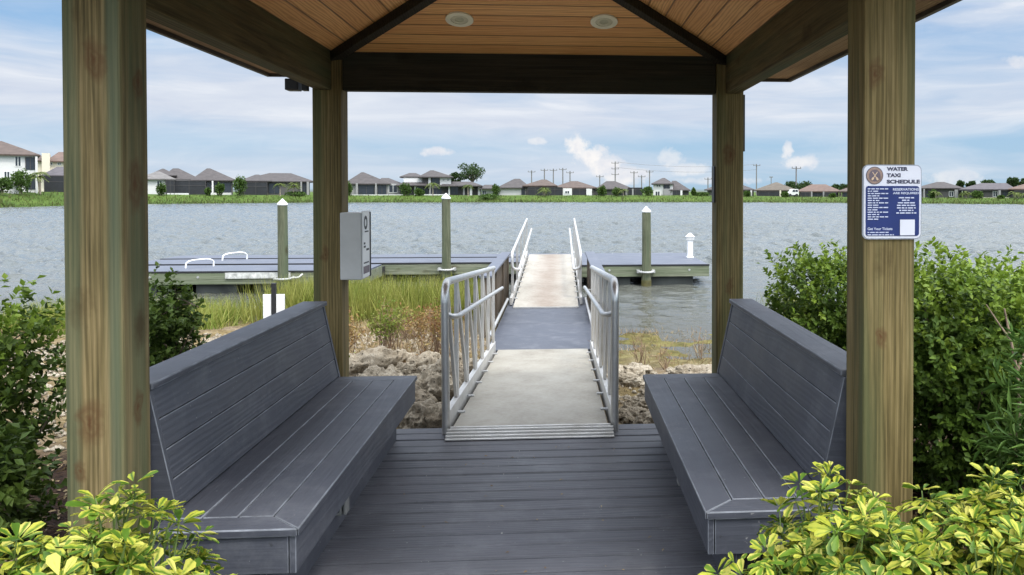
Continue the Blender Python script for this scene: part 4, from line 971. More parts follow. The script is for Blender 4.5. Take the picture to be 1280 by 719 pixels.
# pebbles
n = 4200; px_ = np.concatenate([rng.uniform(-6.5, -.85, 3500), rng.uniform(.48, 2.4, 700)]); py_ = np.concatenate([rng.uniform(6.1, 12, 3500), rng.uniform(6.1, 9.3, 700)])
cv = np.array([(1, 0, 0), (-1, 0, 0), (0, 1, 0), (0, -1, 0), (0, 0, .8), (0, 0, -.8)]); cf = np.array([(0, 2, 4), (2, 1, 4), (1, 3, 4), (3, 0, 4), (2, 0, 5), (1, 2, 5), (3, 1, 5), (0, 3, 5)])
rot = rng.random(n)*6.28; sc = rng.uniform(.012, .05, n); V = cv[None]*sc[:, None, None]*rng.uniform(.6, 1.3, (n, 6, 1))
V = np.stack([V[..., 0]*np.cos(rot)[:, None]-V[..., 1]*np.sin(rot)[:, None], V[..., 0]*np.sin(rot)[:, None]+V[..., 1]*np.cos(rot)[:, None], V[..., 2]], -1)+np.column_stack([px_, py_, height(px_, py_)+.005])[:, None]
tag(npmesh('gravel', V.reshape(-1, 3), (cf[None]+np.arange(n)[:, None, None]*6).reshape(-1, 3), M['rock']), 'loose gravel and rock chips on the bank', None, None, 'stuff')

# ------------------------------------------------------------------ far shore
def roofmat(name, c): return plain(name, c, .85, 0, .16, 1.2)
RG = roofmat('roof_grey_brown', (.052, .045, .044)); RB = roofmat('roof_brown', (.075, .053, .043)); RT = roofmat('roof_terracotta', (.105, .068, .053)); RL = roofmat('roof_light_grey', (.12, .113, .108)); RP = roofmat('roof_purple_grey', (.066, .058, .064))
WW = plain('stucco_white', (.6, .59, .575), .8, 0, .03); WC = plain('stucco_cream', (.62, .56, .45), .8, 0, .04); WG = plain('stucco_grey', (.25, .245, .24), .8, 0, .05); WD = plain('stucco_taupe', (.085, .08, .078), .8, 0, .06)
SC = plain('screen_mesh_dark', (.013, .014, .018), .6, 0, .2, .8); GLS = plain('window_glass_dark', (.03, .035, .045), .12); FR = plain('bronze_frame', (.05, .045, .045), .5); TR = plain('white_trim', (.7, .7, .68), .6)
def house(label, D, pieces, dep=11):
    xs_ = [q for p in pieces for q in p[1:3]]; D = float(np.interp((min(xs_)+max(xs_))/2, SHX, SHD))+(36 if 'cream' in label else 17)
    xc = (min(xs_)+max(xs_))/2; c = ray(xc, 245); c = c*(D/c.y); zg = hz(c.x, D)
    dax = c.dot(_F0); cth = 1/math.sqrt(1+((xc-PPX)/FPX)**2)
    def at(px, py, Y):
        q = dax+(Y-D); return Vector((c.x+(px-xc)*q*cth/FPX, Y, EYE+q*((PPY-py)/FPX-math.tan(PIT))))
    h = thing('house', label, 'house', (c.x, D, zg), 'lakeside houses on the far shore')
    h.rotation_euler = (0, 0, -math.atan2(c.x, D))
    for p in pieces:
        k, x0, x1 = p[:3]
        if k == 'body':
            y0, y1, mm = p[3:6]; dy = p[6] if len(p) > 6 else 0
            a, b = at(x0, y0, D+dy), at(x1, y0, D+dy); MB().box(a.x, b.x, D+dy, D+dep-.5, zg-.8, a.z).build('wall', mm, h)
        elif k == 'upper':      # upper storey wall not reaching the ground
            y0, y1, mm = p[3:6]; dy = p[6] if len(p) > 6 else 0
            a, b = at(x0, y0, D+dy), at(x1, y1, D+dy); MB().box(a.x, b.x, D+dy, D+dep-1.5, b.z-.6, a.z).build('wall', mm, h)
        elif k == 'hip':
            ye, yp, r0, r1, mm = p[3:8]; dy = p[8] if len(p) > 8 else 0; dp = p[9] if len(p) > 9 else dep
            yf = D-.6+dy; yb = yf+dp; ym = (yf+yb)/2
            a, b = at(x0, ye, yf), at(x1, ye, yf); q, r = at(r0, yp, ym), at(r1, yp, ym); z = a.z; t = .22
            if r.x-q.x < .3: r.x = q.x+.3
            MB().add([(a.x, yf, z-t), (b.x, yf, z-t), (b.x, yb, z-t), (a.x, yb, z-t), (a.x, yf, z), (b.x, yf, z), (b.x, yb, z), (a.x, yb, z), (q.x, ym, q.z), (r.x, ym, r.z)],
                     [(3, 2, 1, 0), (0, 1, 5, 4), (1, 2, 6, 5), (2, 3, 7, 6), (3, 0, 4, 7), (4, 5, 9, 8), (5, 6, 9), (6, 7, 8, 9), (7, 4, 8)]).build('roof', mm, h)
        elif k == 'win':
            y0, y1 = p[3:5]; dy = p[5] if len(p) > 5 else 0
            a, b = at(x0, y0, D+dy), at(x1, y1, D+dy); f = .09
            w = MB().box(a.x, b.x, D+dy-.09, D+dy-.012, a.z-f, a.z).box(a.x, b.x, D+dy-.09, D+dy-.012, b.z, b.z+f).box(a.x, a.x+f, D+dy-.09, D+dy-.012, b.z+f, a.z-f).box(b.x-f, b.x, D+dy-.09, D+dy-.012, b.z+f, a.z-f)
            xm = (a.x+b.x)/2; w.box(xm-f/2, xm+f/2, D+dy-.085, D+dy-.012, b.z+f, a.z-f)
            wo = w.build('window', TR, h); MB().box(a.x+f, b.x-f, D+dy-.05, D+dy-.013, b.z+f, a.z-f).build('pane', GLS, wo)
        elif k == 'dark':       # shaded opening / loggia with dark glass doors, shade painted as one flat panel
            y0, y1 = p[3:5]; dy = p[5] if len(p) > 5 else 0
            a, b = at(x0, y0, D+dy), at(x1, y1, D+dy)
            wo = MB().box(a.x, b.x, D+dy-.06, D+dy-.01, b.z, a.z).build('shaded_opening', GLS, h)
            w = MB(); n = max(2, int((b.x-a.x)/1.3))
            for i in range(n+1): x = a.x+(b.x-a.x)*i/n; w.box(x-.05, x+.05, D+dy-.11, D+dy-.062, b.z, a.z)
            w.box(a.x, b.x, D+dy-.112, D+dy-.063, a.z-.12, a.z); w.build('frame', FR, wo)
        elif k == 'cage':       # screened pool enclosure standing out from the house
            y0, y1, out = p[3:6]; a, b = at(x0, y0, D-out), at(x1, y1, D-out)
            wo = MB().box(a.x, b.x, D-out, D-.02, zg-.8, a.z).build('screen_enclosure', SC, h)
            w = MB(); n = max(2, int((b.x-a.x)/2.2))
            for i in range(n+1): x = a.x+(b.x-a.x)*i/n; w.box(x-.05, x+.05, D-out-.06, D-out-.005, zg-.8, a.z)
            for z in (a.z-.05, (a.z+zg)/2+.4): w.box(a.x, b.x, D-out-.055, D-out-.006, z-.05, z+.05)
            w.build('frame', FR, wo)
        elif k == 'col':
            y0, y1, mm = p[3:6]; out = p[6] if len(p) > 6 else 1.2
            a, b = at(x0, y0, D-out), at(x1, y1, D-out); MB().box(a.x, b.x, D-out, D-out+.45, zg-.8, a.z).build('column', mm, h)
        elif k == 'low':
            y0, y1, mm = p[3:6]; out = p[6] if len(p) > 6 else 4
            a, b = at(x0, y0, D-out), at(x1, y1, D-out); MB().box(a.x, b.x, D-out, D-out+.3, hz(a.x, D-out)-.4, a.z).build('patio_wall', mm, h)
    return h
house('white two storey house with a brown hipped roof at the far left edge', 136, [('body', -46, 48, 192, 240, WW), ('hip', -50, 52.5, 192.5, 177, 0, 3, RB, 0, 13), ('win', 19, 27.5, 195, 208), ('dark', 33, 45, 196, 212), ('col', 45.5, 48.5, 195, 240, WW, .6), ('win', 5, 13, 214, 228), ('dark', 33, 46, 218, 237), ('low', 4, 24, 228, 240, WW, 5)], 12)
house('cream two storey house with a tan tiled roof behind the white one', 158, [('body', 47, 112, 202, 240, WC), ('hip', 58, 118, 201.5, 190.5, 74, 100, RT), ('upper', 53, 63, 192, 215, WC, -1.5), ('win', 61.5, 66.5, 203, 207), ('win', 72, 77, 203, 207), ('hip', 46, 56, 201, 195, 50, 51, RB)], 12)
house('low house with a purple grey roof and dark pool screen right of the white house', 140, [('body', 56, 130, 219, 240, WD), ('hip', 52, 135, 219.5, 209, 72, 110, RP), ('cage', 56, 128, 220, 239, 2.5)], 12)
house('pale roofed small gabled house with a white wall right of the left front post', 150, [('body', 180, 207, 224, 245, WW), ('hip', 170, 220, 223.5, 214.5, 196, 200, RL), ('win', 196, 203, 226, 235), ('cage', 208, 218, 225, 243, 1.5), ('hip', 185, 222, 219, 211, 203, 205, RG, 5)], 9)
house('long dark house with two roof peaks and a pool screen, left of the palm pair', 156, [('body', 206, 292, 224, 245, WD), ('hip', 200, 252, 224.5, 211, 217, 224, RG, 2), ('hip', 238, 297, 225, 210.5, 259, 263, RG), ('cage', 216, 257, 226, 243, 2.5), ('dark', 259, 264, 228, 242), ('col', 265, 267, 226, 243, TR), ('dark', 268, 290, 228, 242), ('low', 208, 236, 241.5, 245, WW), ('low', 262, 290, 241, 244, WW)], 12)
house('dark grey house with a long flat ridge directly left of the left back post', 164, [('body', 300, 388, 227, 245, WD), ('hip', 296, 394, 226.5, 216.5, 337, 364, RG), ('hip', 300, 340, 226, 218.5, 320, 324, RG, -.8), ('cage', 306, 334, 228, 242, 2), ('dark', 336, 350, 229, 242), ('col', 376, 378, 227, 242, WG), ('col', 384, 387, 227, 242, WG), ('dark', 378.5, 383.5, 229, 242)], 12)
house('taupe house with a tall pyramid roof just right of the left back post', 172, [('body', 436, 500, 229, 247, WG), ('hip', 430, 489, 229.5, 215.5, 452, 455, RG), ('hip', 470, 503, 229, 222.5, 477, 486, RG, .8), ('dark', 448, 468, 231, 243), ('dark', 472, 483, 231, 243), ('col', 445, 447.5, 229, 243, WG), ('col', 469, 471, 229, 243, WG), ('win', 486, 497, 231, 241), ('low', 440, 504, 243.3, 245.5, WW)], 11)
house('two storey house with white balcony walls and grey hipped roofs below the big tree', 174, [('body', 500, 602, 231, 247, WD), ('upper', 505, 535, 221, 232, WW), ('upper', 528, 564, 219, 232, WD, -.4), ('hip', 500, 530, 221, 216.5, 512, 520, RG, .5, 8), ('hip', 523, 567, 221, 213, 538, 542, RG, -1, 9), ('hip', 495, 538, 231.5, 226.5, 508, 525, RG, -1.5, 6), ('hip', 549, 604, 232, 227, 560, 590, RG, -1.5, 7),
    ('upper', 550, 564, 221.5, 230, WW, -.8), ('win', 553, 556, 223.5, 227, -.8), ('win', 558.5, 561.5, 223.5, 227, -.8), ('upper', 535.5, 538.5, 220, 232, WW, -.9), ('dark', 540, 549, 222, 230, -.5), ('dark', 521, 536, 233, 243), ('dark', 539, 552, 233, 243), ('col', 518, 520.5, 232, 243, WW), ('col', 536.5, 538.5, 232, 243, WG), ('col', 560.5, 562.5, 232, 243, WW), ('dark', 563, 573, 233, 243), ('col', 579, 581, 232, 243, WG), ('col', 587.5, 590.5, 233, 244, WW), ('col', 598, 601, 233, 242, WW), ('low', 530, 555, 243, 245, WW)], 11)
house('light grey walled house with a dark hip roof right of the big tree', 176, [('body', 602, 660, 235, 248, plain('stucco_pale_grey', (.50, .49, .47), .8, 0, .04)), ('hip', 621, 664, 234.5, 223.5, 643, 650, RG), ('hip', 598, 626, 235.5, 231, 606, 616, RG, -.8), ('win', 603, 608, 238, 243), ('dark', 652, 656, 236, 244)], 11)
house('brown roofed house with dark screens behind the left gangway rail', 177, [('body', 657, 693, 232, 247, WD), ('hip', 653, 697, 232, 224.5, 677, 683, RB), ('cage', 660, 678, 234, 245, 1.6), ('cage', 684, 703, 234, 245, 1.6), ('low', 686, 702, 244.5, 246.5, WW)], 11)
house('brown roofed house with two white wall blocks behind the gangway', 176, [('body', 694, 743, 235, 247, WD), ('hip', 690, 747, 234.5, 226.5, 714, 722, RB), ('upper', 703.5, 715, 235.5, 247, WW, -1.2), ('win', 706, 712, 238.5, 242.5, -1.2), ('cage', 716, 733, 236, 246, 1), ('upper', 733, 740, 236, 247, WW, -1.2)], 11)
house('grey brown hipped house with a dark garden screen right of the gangway', 178, [('body', 742, 803, 236, 247, WD), ('hip', 744, 792, 236, 226.5, 758, 769, RG), ('dark', 750, 757, 238, 245), ('dark', 772, 780, 238, 245), ('cage', 785, 803, 234.5, 245, 1.5), ('col', 782, 784.5, 236, 245, WG), ('col', 790, 792, 236, 245, WG, 1.9)], 11)
house('narrow two storey white house with a dark balcony left of the right back post', 177, [('body', 816.5, 841, 229, 247, WW), ('hip', 814, 842, 229.5, 222.5, 828, 831, RG, 0, 12), ('hip', 836, 863, 237.5, 226, 840, 845, RG, .3, 9), ('body', 838, 861, 236.5, 247, WD, .5), ('win', 820, 826, 231, 234), ('dark', 829.5, 837, 229.8, 236), ('low', 829, 838, 236, 237, WG, .3), ('dark', 829, 838, 238, 245), ('win', 819, 825, 239, 245), ('cage', 841, 850, 237.5, 245.5, 1), ('col', 850.5, 853, 238, 246, WW, 1.2)], 12)
house('small dark house half hidden behind the right back post', 168, [('body', 884, 942, 237, 248, WD), ('hip', 880, 944, 237, 230, 900, 925, RG), ('col', 938, 940, 238, 247, WW)], 11)
house('tan hip roofed house with a dark screened porch right of the right back post', 160, [('body', 946, 992, 238, 249, WD), ('hip', 942, 996, 237.5, 228, 969, 972, roofmat('roof_tan', (.085, .07, .053))), ('cage', 948, 974, 239.5, 247.5, 1.8), ('col', 974.5, 976.5, 238, 248, WC, 1.9)], 11)
house('reddish roofed house with white porch columns left of the sign post', 158, [('body', 999, 1048, 239, 250, WD), ('hip', 995, 1052, 239, 230.5, 1014, 1032, RT), ('cage', 1001, 1012, 240, 248, 1.4), ('dark', 1016, 1028, 240.5, 248), ('col', 1013.5, 1015.5, 239.5, 249, WG), ('col', 1028.5, 1030.5, 239.5, 249, WG), ('cage', 1032, 1046, 240, 248, 1.4)], 11)
house('dark low house partly hidden behind the sign post', 152, [('body', 1052, 1140, 239, 251, WD), ('hip', 1046, 1146, 239, 232, 1066, 1120, RB), ('dark', 1054, 1062, 240, 249)], 11)
house('grey hip roofed house just right of the schedule sign', 146, [('body', 1148, 1202, 235, 252, WD), ('hip', 1142, 1205, 235, 227.5, 1171, 1180, RG), ('col', 1154, 1156, 236, 248, WG), ('dark', 1157, 1170, 238, 247), ('win', 1186, 1192, 239, 246), ('col', 1193, 1197.5, 237, 248, WG)], 11)
house('long house with a mauve grey ridge at the right end of the far shore', 142, [('body', 1203, 1266, 237, 253, WD), ('hip', 1198, 1270, 236.5, 229, 1226, 1258, RP), ('cage', 1206, 1226, 238, 247.5, 1.2), ('win', 1241, 1247, 239, 246), ('col', 1248, 1251, 238, 248, WG), ('dark', 1253, 1264, 239, 247), ('low', 1228, 1262, 247, 249.5, WC)], 11)
house('terracotta roofed house cut by the right edge of the view', 138, [('body', 1264, 1340, 236, 253, WD), ('hip', 1259, 1350, 236, 228.5, 1285, 1320, RT), ('cage', 1268, 1300, 238, 249, 1.4)], 11)

# white van parked between two houses
def van():
    D = 172; a, b = at(985, 247.5, D), at(998.5, 240.5, D); zg = hz(a.x, D); L = b.x-a.x; x0 = a.x; H = max(1.6, b.z-zg)
    t = thing('parked_car', 'small white vehicle parked between the tan and the reddish roofed houses', 'car', (x0+L/2, D, zg))
    pr = [(0, .35), (0, .8), (.08, .95), (.22, 1.0), (.36, H), (.95, H), (1, H*.6), (1, .35)]
    MB().prism(pr, lambda p, q, tt: (x0+p*L, tt, zg+q), D, D+1.7).build('body', WW, t, bevel=.05)
    MB().prism([(.40, 1.02), (.46, H-.15), (.66, H-.15), (.66, 1.02)], lambda p, q, tt: (x0+p*L, tt, zg+q), D-.015, D+.004).prism([(.70, 1.02), (.70, H-.15), (.9, H-.15), (.93, 1.02)], lambda p, q, tt: (x0+p*L, tt, zg+q), D-.015, D+.004).build('window', GLS, t)
    for f in (.2, .8):
        for y in (D-.02, D+1.55):
            MB().tube([(x0+f*L, y, zg+.32), (x0+f*L, y+.18, zg+.32)], .32, 16).build('wheel', M['black'], t)
van()

# trees, palms and garden shrubs on the far shore
M['fartree'] = leafmat('far_tree_leaf', [(.022, .045, .012), (.04, .075, .02), (.06, .105, .03)], .6, .15)
M['farbush'] = leafmat('far_bush_leaf', [(.028, .06, .01), (.05, .10, .016), (.09, .15, .028)], .6, .15)
M['palmleaf'] = leafmat('palm_leaf', [(.06, .10, .02), (.11, .16, .035), (.19, .22, .06)], .5, .2)
M['trunk'] = plain('tree_trunk', (.14, .11, .085), .9, 0, .2, 4)
M['palmtrunk'] = plain('palm_trunk', (.26, .22, .17), .9, 0, .2, 4)
def far_bush(label, px, ytop, wpx, D, ybase=None, mm='farbush', name='garden_shrub', cat='shrub', n=None, group='garden shrubs on the far shore'):
    D = float(np.interp(px, SHX, SHD))+(5 if 'lake edge' in label else 9.5)
    c = at(px, ytop, D); zg = hz(c.x, D); w = wpx*D/FPX/2; h = max(.5, c.z-zg); t = thing(name, label, cat, (c.x, D, zg), group)
    B = [(c.x, D, zg+h*.5, w*.8, w*.8, h*.48)]+[(c.x+rng.uniform(-.55, .55)*w, D+rng.uniform(-.4, .4)*w, zg+h*rng.uniform(.4, .75), w*.45, w*.5, h*.25) for _ in range(4)]
    n = n or int(700+190*w*h); P, d = blob_points(B, n, .7); ok = P[:, 2] > zg; P, d = P[ok], d[ok]; n = len(P); ll = rng.uniform(.16, .34, n)
    V, F, UV = leaves(T_DIAM, P, d+rdir(n)*.9, rdir(n)+np.array([0, 0, .5]), ll, ll*.75); npmesh('foliage', V, F, M[mm], t, uv=UV)
    sb = MB()
    for k in range(4): e = Vector(P[rng.integers(n)]); sb.tube([(c.x+rng.normal()*.1, D+rng.normal()*.1, zg-.2), (e.x*.5+c.x*.5, D, zg+h*.4), tuple(e)], [.06, .045, .02], 5)
    sb.build('stem', M['trunk'], t)
def far_tree(label, px, ytop, wpx, D, hole=.45, mm='fartree', crown0=.38):
    D = float(np.interp(px, SHX, SHD))+34
    c = at(px, ytop, D); zg = hz(c.x, D); w = wpx*D/FPX/2; h = c.z-zg; t = thing('tree', label, 'tree', (c.x, D, zg), 'trees behind the far houses')
    nb = 15; B = []
    for k in range(nb):
        a = rng.uniform(0, 6.28); rr = rng.random()**.6*w*.72; zz = zg+h*rng.uniform(crown0+.1, .9); zz = min(zz, zg+h*(.93-.38*(rr/w)**2)); s = rng.uniform(.2, .34)*w
        B.append((c.x+rr*math.cos(a), D+rr*math.sin(a), zz, s, s, s*.62))
    P, d = blob_points(B, 2300, .5); n = len(P); ll = rng.uniform(.22, .5, n)
    V, F, UV = leaves(T_DIAM, P, d+rdir(n)*.9, rdir(n)+np.array([0, 0, .5]), ll, ll*.7); npmesh('crown', V, F, M[mm], t, uv=UV)
    sb = MB(); top = Vector((c.x, D, zg+h*crown0)); sb.tube([(c.x, D, zg-.3), (c.x+.1, D, zg+h*.2), tuple(top)], [.35, .28, .22], 8)
    for b in B: e = Vector(b[:3]); sb.tube([top, top.lerp(e, .5)+Vector((0, 0, .3)), e], [.14, .09, .03], 5)
    sb.build('trunk', M['trunk'], t)
def palm(label, px, ytop, D, r=1.6, multi=1):
    D = float(np.interp(px, SHX, SHD))+9
    c = at(px, ytop, D); zg = hz(c.x, D); h = c.z-zg; t = thing('palm_tree', label, 'palm', (c.x, D, zg), 'small palms on the far shore')
    tr = MB(); Vs, Fs, Us = [], [], []; k0 = 0
    for q in range(multi):
        hx = h*(1-.18*q); ox = rng.normal()*.5*(q > 0); top = Vector((c.x+ox, D+rng.normal()*.3*(q > 0), zg+hx-r*.42)); tr.tube([(c.x+ox*.3, D, zg-.2), tuple((Vector((c.x+ox*.3, D, zg))+top)/2), tuple(top)], [.13, .10, .09], 7)
        for f in range(15):
            a = 2*PI*f/15+rng.normal()*.15; up = rng.uniform(.1, 1.0); L = r*rng.uniform(.85, 1.15); pts = []
            for s in np.linspace(0, 1, 9): pts.append((top.x+math.cos(a)*L*s*math.cos(up*.6), top.y+math.sin(a)*L*s*math.cos(up*.6), top.z+L*(s*up*.75-s*s*.75)))
            pts = np.array(pts); sd = np.array([-math.sin(a), math.cos(a), 0])
            for i in range(8):
                for sg in (-1, 1):
                    P0 = pts[i:i+1]; A = unit((pts[i+1]-pts[i])[None]*2.0/np.linalg.norm(pts[i+1]-pts[i])+sg*sd*1.6+np.array([0, 0, -.55])); ll = np.array([L*.34*(1-.5*i/8)])
                    V, F, UV = leaves(T_DIAM, P0, A, np.array([[0, 0, 1.]]), ll, ll*.3); Vs.append(V); Fs.append(F+k0); Us.append(UV); k0 += len(V)
    npmesh('fronds', np.concatenate(Vs), np.concatenate(Fs), M['palmleaf'], t, uv=np.concatenate(Us)); tr.build('trunk', M['palmtrunk'], t, smooth=True)
far_tree('big dark spreading tree behind the two storey house left of the gangway', 591, 202, 44, 190)
far_tree('small ragged dark tree between the two storey house and the spreading tree', 569, 214, 17, 188)
far_tree('broad dark tree behind the power pole right of the right back post', 1000, 225, 34, 196)
far_tree('low dark tree peeking over the reddish roof left of the sign post', 1050, 230, 26, 196)
far_tree('leftmost of the low dark trees behind the mauve grey roof', 1200, 225, 15, 178); far_tree('low dark tree behind the middle of the mauve grey roof', 1215, 226, 14, 178)
far_tree('thin pale tree line clump above the right end of the mauve grey roof', 1236, 225, 26, 182); far_tree('rounded dark tree at the right edge above the terracotta roof', 1264, 219, 20, 172); far_tree('dark tree cut by the right edge of the view', 1282, 222, 18, 172)
for a in (('bright green shrub mass at the far left edge below the white house', 3, 222, 20, 128), ('dark green leafy shrub in front of the white house', 27, 213, 24, 129), ('dark rounded shrub beside the small gabled white house', 201, 230, 12, 146),
          ('small pale shrub in front of the pool screen', 260, 235, 7, 148), ('dark boxy shrub in front of the two peaked house', 274, 230, 11, 148), ('tall bright green shrub at the right end of the two peaked house', 299, 221, 18, 152),
          ('low hedge shrub below the pair of palms left of the left back post', 370, 240, 28, 157), ('green shrub peeking out right of the left back post', 436, 228, 9, 163), ('tall shrub at the left corner of the two storey house', 507, 229, 13, 165),
          ('dark round shrub in front of the two storey house', 523, 236, 15, 165), ('green shrub by the light grey walled house', 620, 231, 10, 170), ('low dark hedge at the lake edge below the light grey house', 612, 243, 34, 168),
          ('dark leafy shrub at the left of the grey brown house', 753, 233, 14, 172), ('leafy shrub in the middle of the grey brown house', 771, 235, 14, 172), ('bright green shrub left of the narrow white house', 810, 234, 17, 172),
          ('small pointed dark shrub right of the narrow white house', 867, 235.5, 7, 172), ('low shrub row left of the right back post', 878, 241, 20, 172), ('shrub right of the right back post', 934, 239, 10, 158), ('dark shrub beside the white vehicle', 981, 240, 9, 152), ('dark rounded shrub by the reddish roofed house', 1041, 242, 9, 152),
          ('green shrub below the grey house right of the sign', 1166, 238, 12, 138), ('dark green shrub in front of the long mauve roofed house', 1222, 239, 14, 136), ('low dark shrub at the middle of the long mauve roofed house', 1251, 245, 9, 136)): far_bush(*a)
for a in (('palm with pale fronds in front of the white two storey house', 50, 211, 129, 1.5, 2), ('left palm of the pair left of the left back post', 350, 227, 156, 1.4, 1), ('right palm of the pair left of the left back post', 367, 226, 156, 1.5, 2), ('palm before the centre of the two storey house', 541, 226, 166, 1.6, 1), ('slim palm by the white columns of the two storey house', 585, 229, 167, 1.3, 1),
          ('palm before the brown roofed house behind the left gangway rail', 681, 232, 170, 1.7, 2), ('palm at the right end of the grey brown house', 779, 234, 171, 1.4, 1), ('palm in front of the grey house right of the sign', 1170, 237, 138, 1.3, 1), ('left palm before the long mauve roofed house', 1208, 237, 137, 1.3, 2), ('palm at the right edge of the far shore', 1269, 237, 133, 1.4, 2)): palm(*a)

# utility poles behind the houses
UP = plain('pole_grey_wood', (.16, .15, .145), .8)
def upole(label, px, ytop, D=250, arms=1, w=.17):
    c = at(px, ytop, D); zg = hz(c.x, D); t = thing('utility_pole', label, 'pole', (c.x, D, zg), 'utility poles behind the far houses')
    MB().tube([(c.x, D, zg-.5), (c.x, D, c.z)], [w*1.15, w*.85], 8).build('mast', UP, t, smooth=True)
    a = MB()
    for k in range(arms): z = c.z-.5-1.7*k; a.bar((c.x-1.1, D-.2, z), (c.x+1.1, D-.2, z), .14, .16)
    a.build('crossarm', UP, t)
    i = MB()
    for k in range(arms):
        for s in (-1, 0, 1): i.tube([(c.x+s*1.0, D-.2, c.z-.42-1.7*k), (c.x+s*1.0, D-.2, c.z-.1-1.7*k)], .08, 6)
    i.build('insulator', UP, t)
    return Vector((c.x, D-.2, c.z-.1))
tops = [upole(*a) for a in (('first utility pole from the left, above the brown roof behind the gangway', 664.5, 213), ('second utility pole from the left, above the brown roof peak', 680.5, 211), ('third utility pole from the left, between the two brown roofs', 691.7, 211), ('fourth utility pole from the left, over the white wall block', 703.5, 210), ('short fifth utility pole, over the right brown roof', 712.5, 214),
    ('short far utility pole left of the grey brown house', 749.7, 219), ('tallest utility pole with two crossarms above the grey brown house', 769, 202, 250, 3), ('utility pole over the dark garden screen', 792.5, 214), ('shorter utility pole right of the dark garden screen', 802, 219), ('utility pole left of the narrow white house', 812, 213), ('small utility pole left of the right back post', 885, 222), ('tall utility pole just right of the right back post', 945.7, 205), ('tall utility pole in front of the broad dark tree', 995.3, 208, 193))]
wl = at(964, 222, 240); zg = hz(wl.x, 240); t = thing('street_lamp', 'small lamp pole over the tan hip roofed house', 'lamp pole', (wl.x, 240, zg)); MB().tube([(wl.x, 240, zg), (wl.x, 240, wl.z)], .1, 6).build('mast', UP, t); MB().box(wl.x-.5, wl.x+.5, 239.8, 240.2, wl.z, wl.z+.25).build('lamp_head', UP, t)
ws = MB()
for z_ in (0, -1.6):
    a, b = tops[6]+Vector((0, 0, z_)), tops[11]+Vector((0, 0, z_)); n = 14
    ws.tube([a.lerp(b, i/n)-Vector((0, 0, 1.1*4*(i/n)*(1-i/n))) for i in range(n+1)], .035, 5)
o = ws.build('power_line', UP, loc=tops[6]); tag(o, 'thin sagging power lines strung from the tallest utility pole to one right of it', 'power line')

# rough grass fringe along the far waterline
n = 15000; pxs = rng.uniform(-120, 1400, n); D = np.interp(pxs, SHX, SHD)
aa = np.arctan((pxs-PPX)/FPX)+PSI; Yg = D+rng.normal(size=n)*.6+rng.random(n)**2*9; Xg = np.tan(aa)*Yg
P = np.column_stack([Xg, Yg, height(Xg, Yg)-.05]); k = P[:, 2] > WZ-.4; P = P[k]; n = len(P); ll = rng.uniform(.25, .9, n)*(.5+.5*smooth01(vnoise(P[:, 0], P[:, 1], .25, 31)+.6))
A = unit(np.array([0, 0, 1])+rng.normal(size=(n, 3))*.35); V, F, UV = leaves(T_BLADE, P, A, rdir(n)*np.array([1, 1, .1]), ll, rng.uniform(.05, .13, n))
tag(npmesh('shore_grass', V, F, leafmat('shore_grass_blade', [(.028, .052, .010), (.05, .085, .016), (.085, .115, .024), (.12, .115, .045)], .7, .2), uv=UV), 'rough grass fringe along the far waterline', None, None, 'stuff')

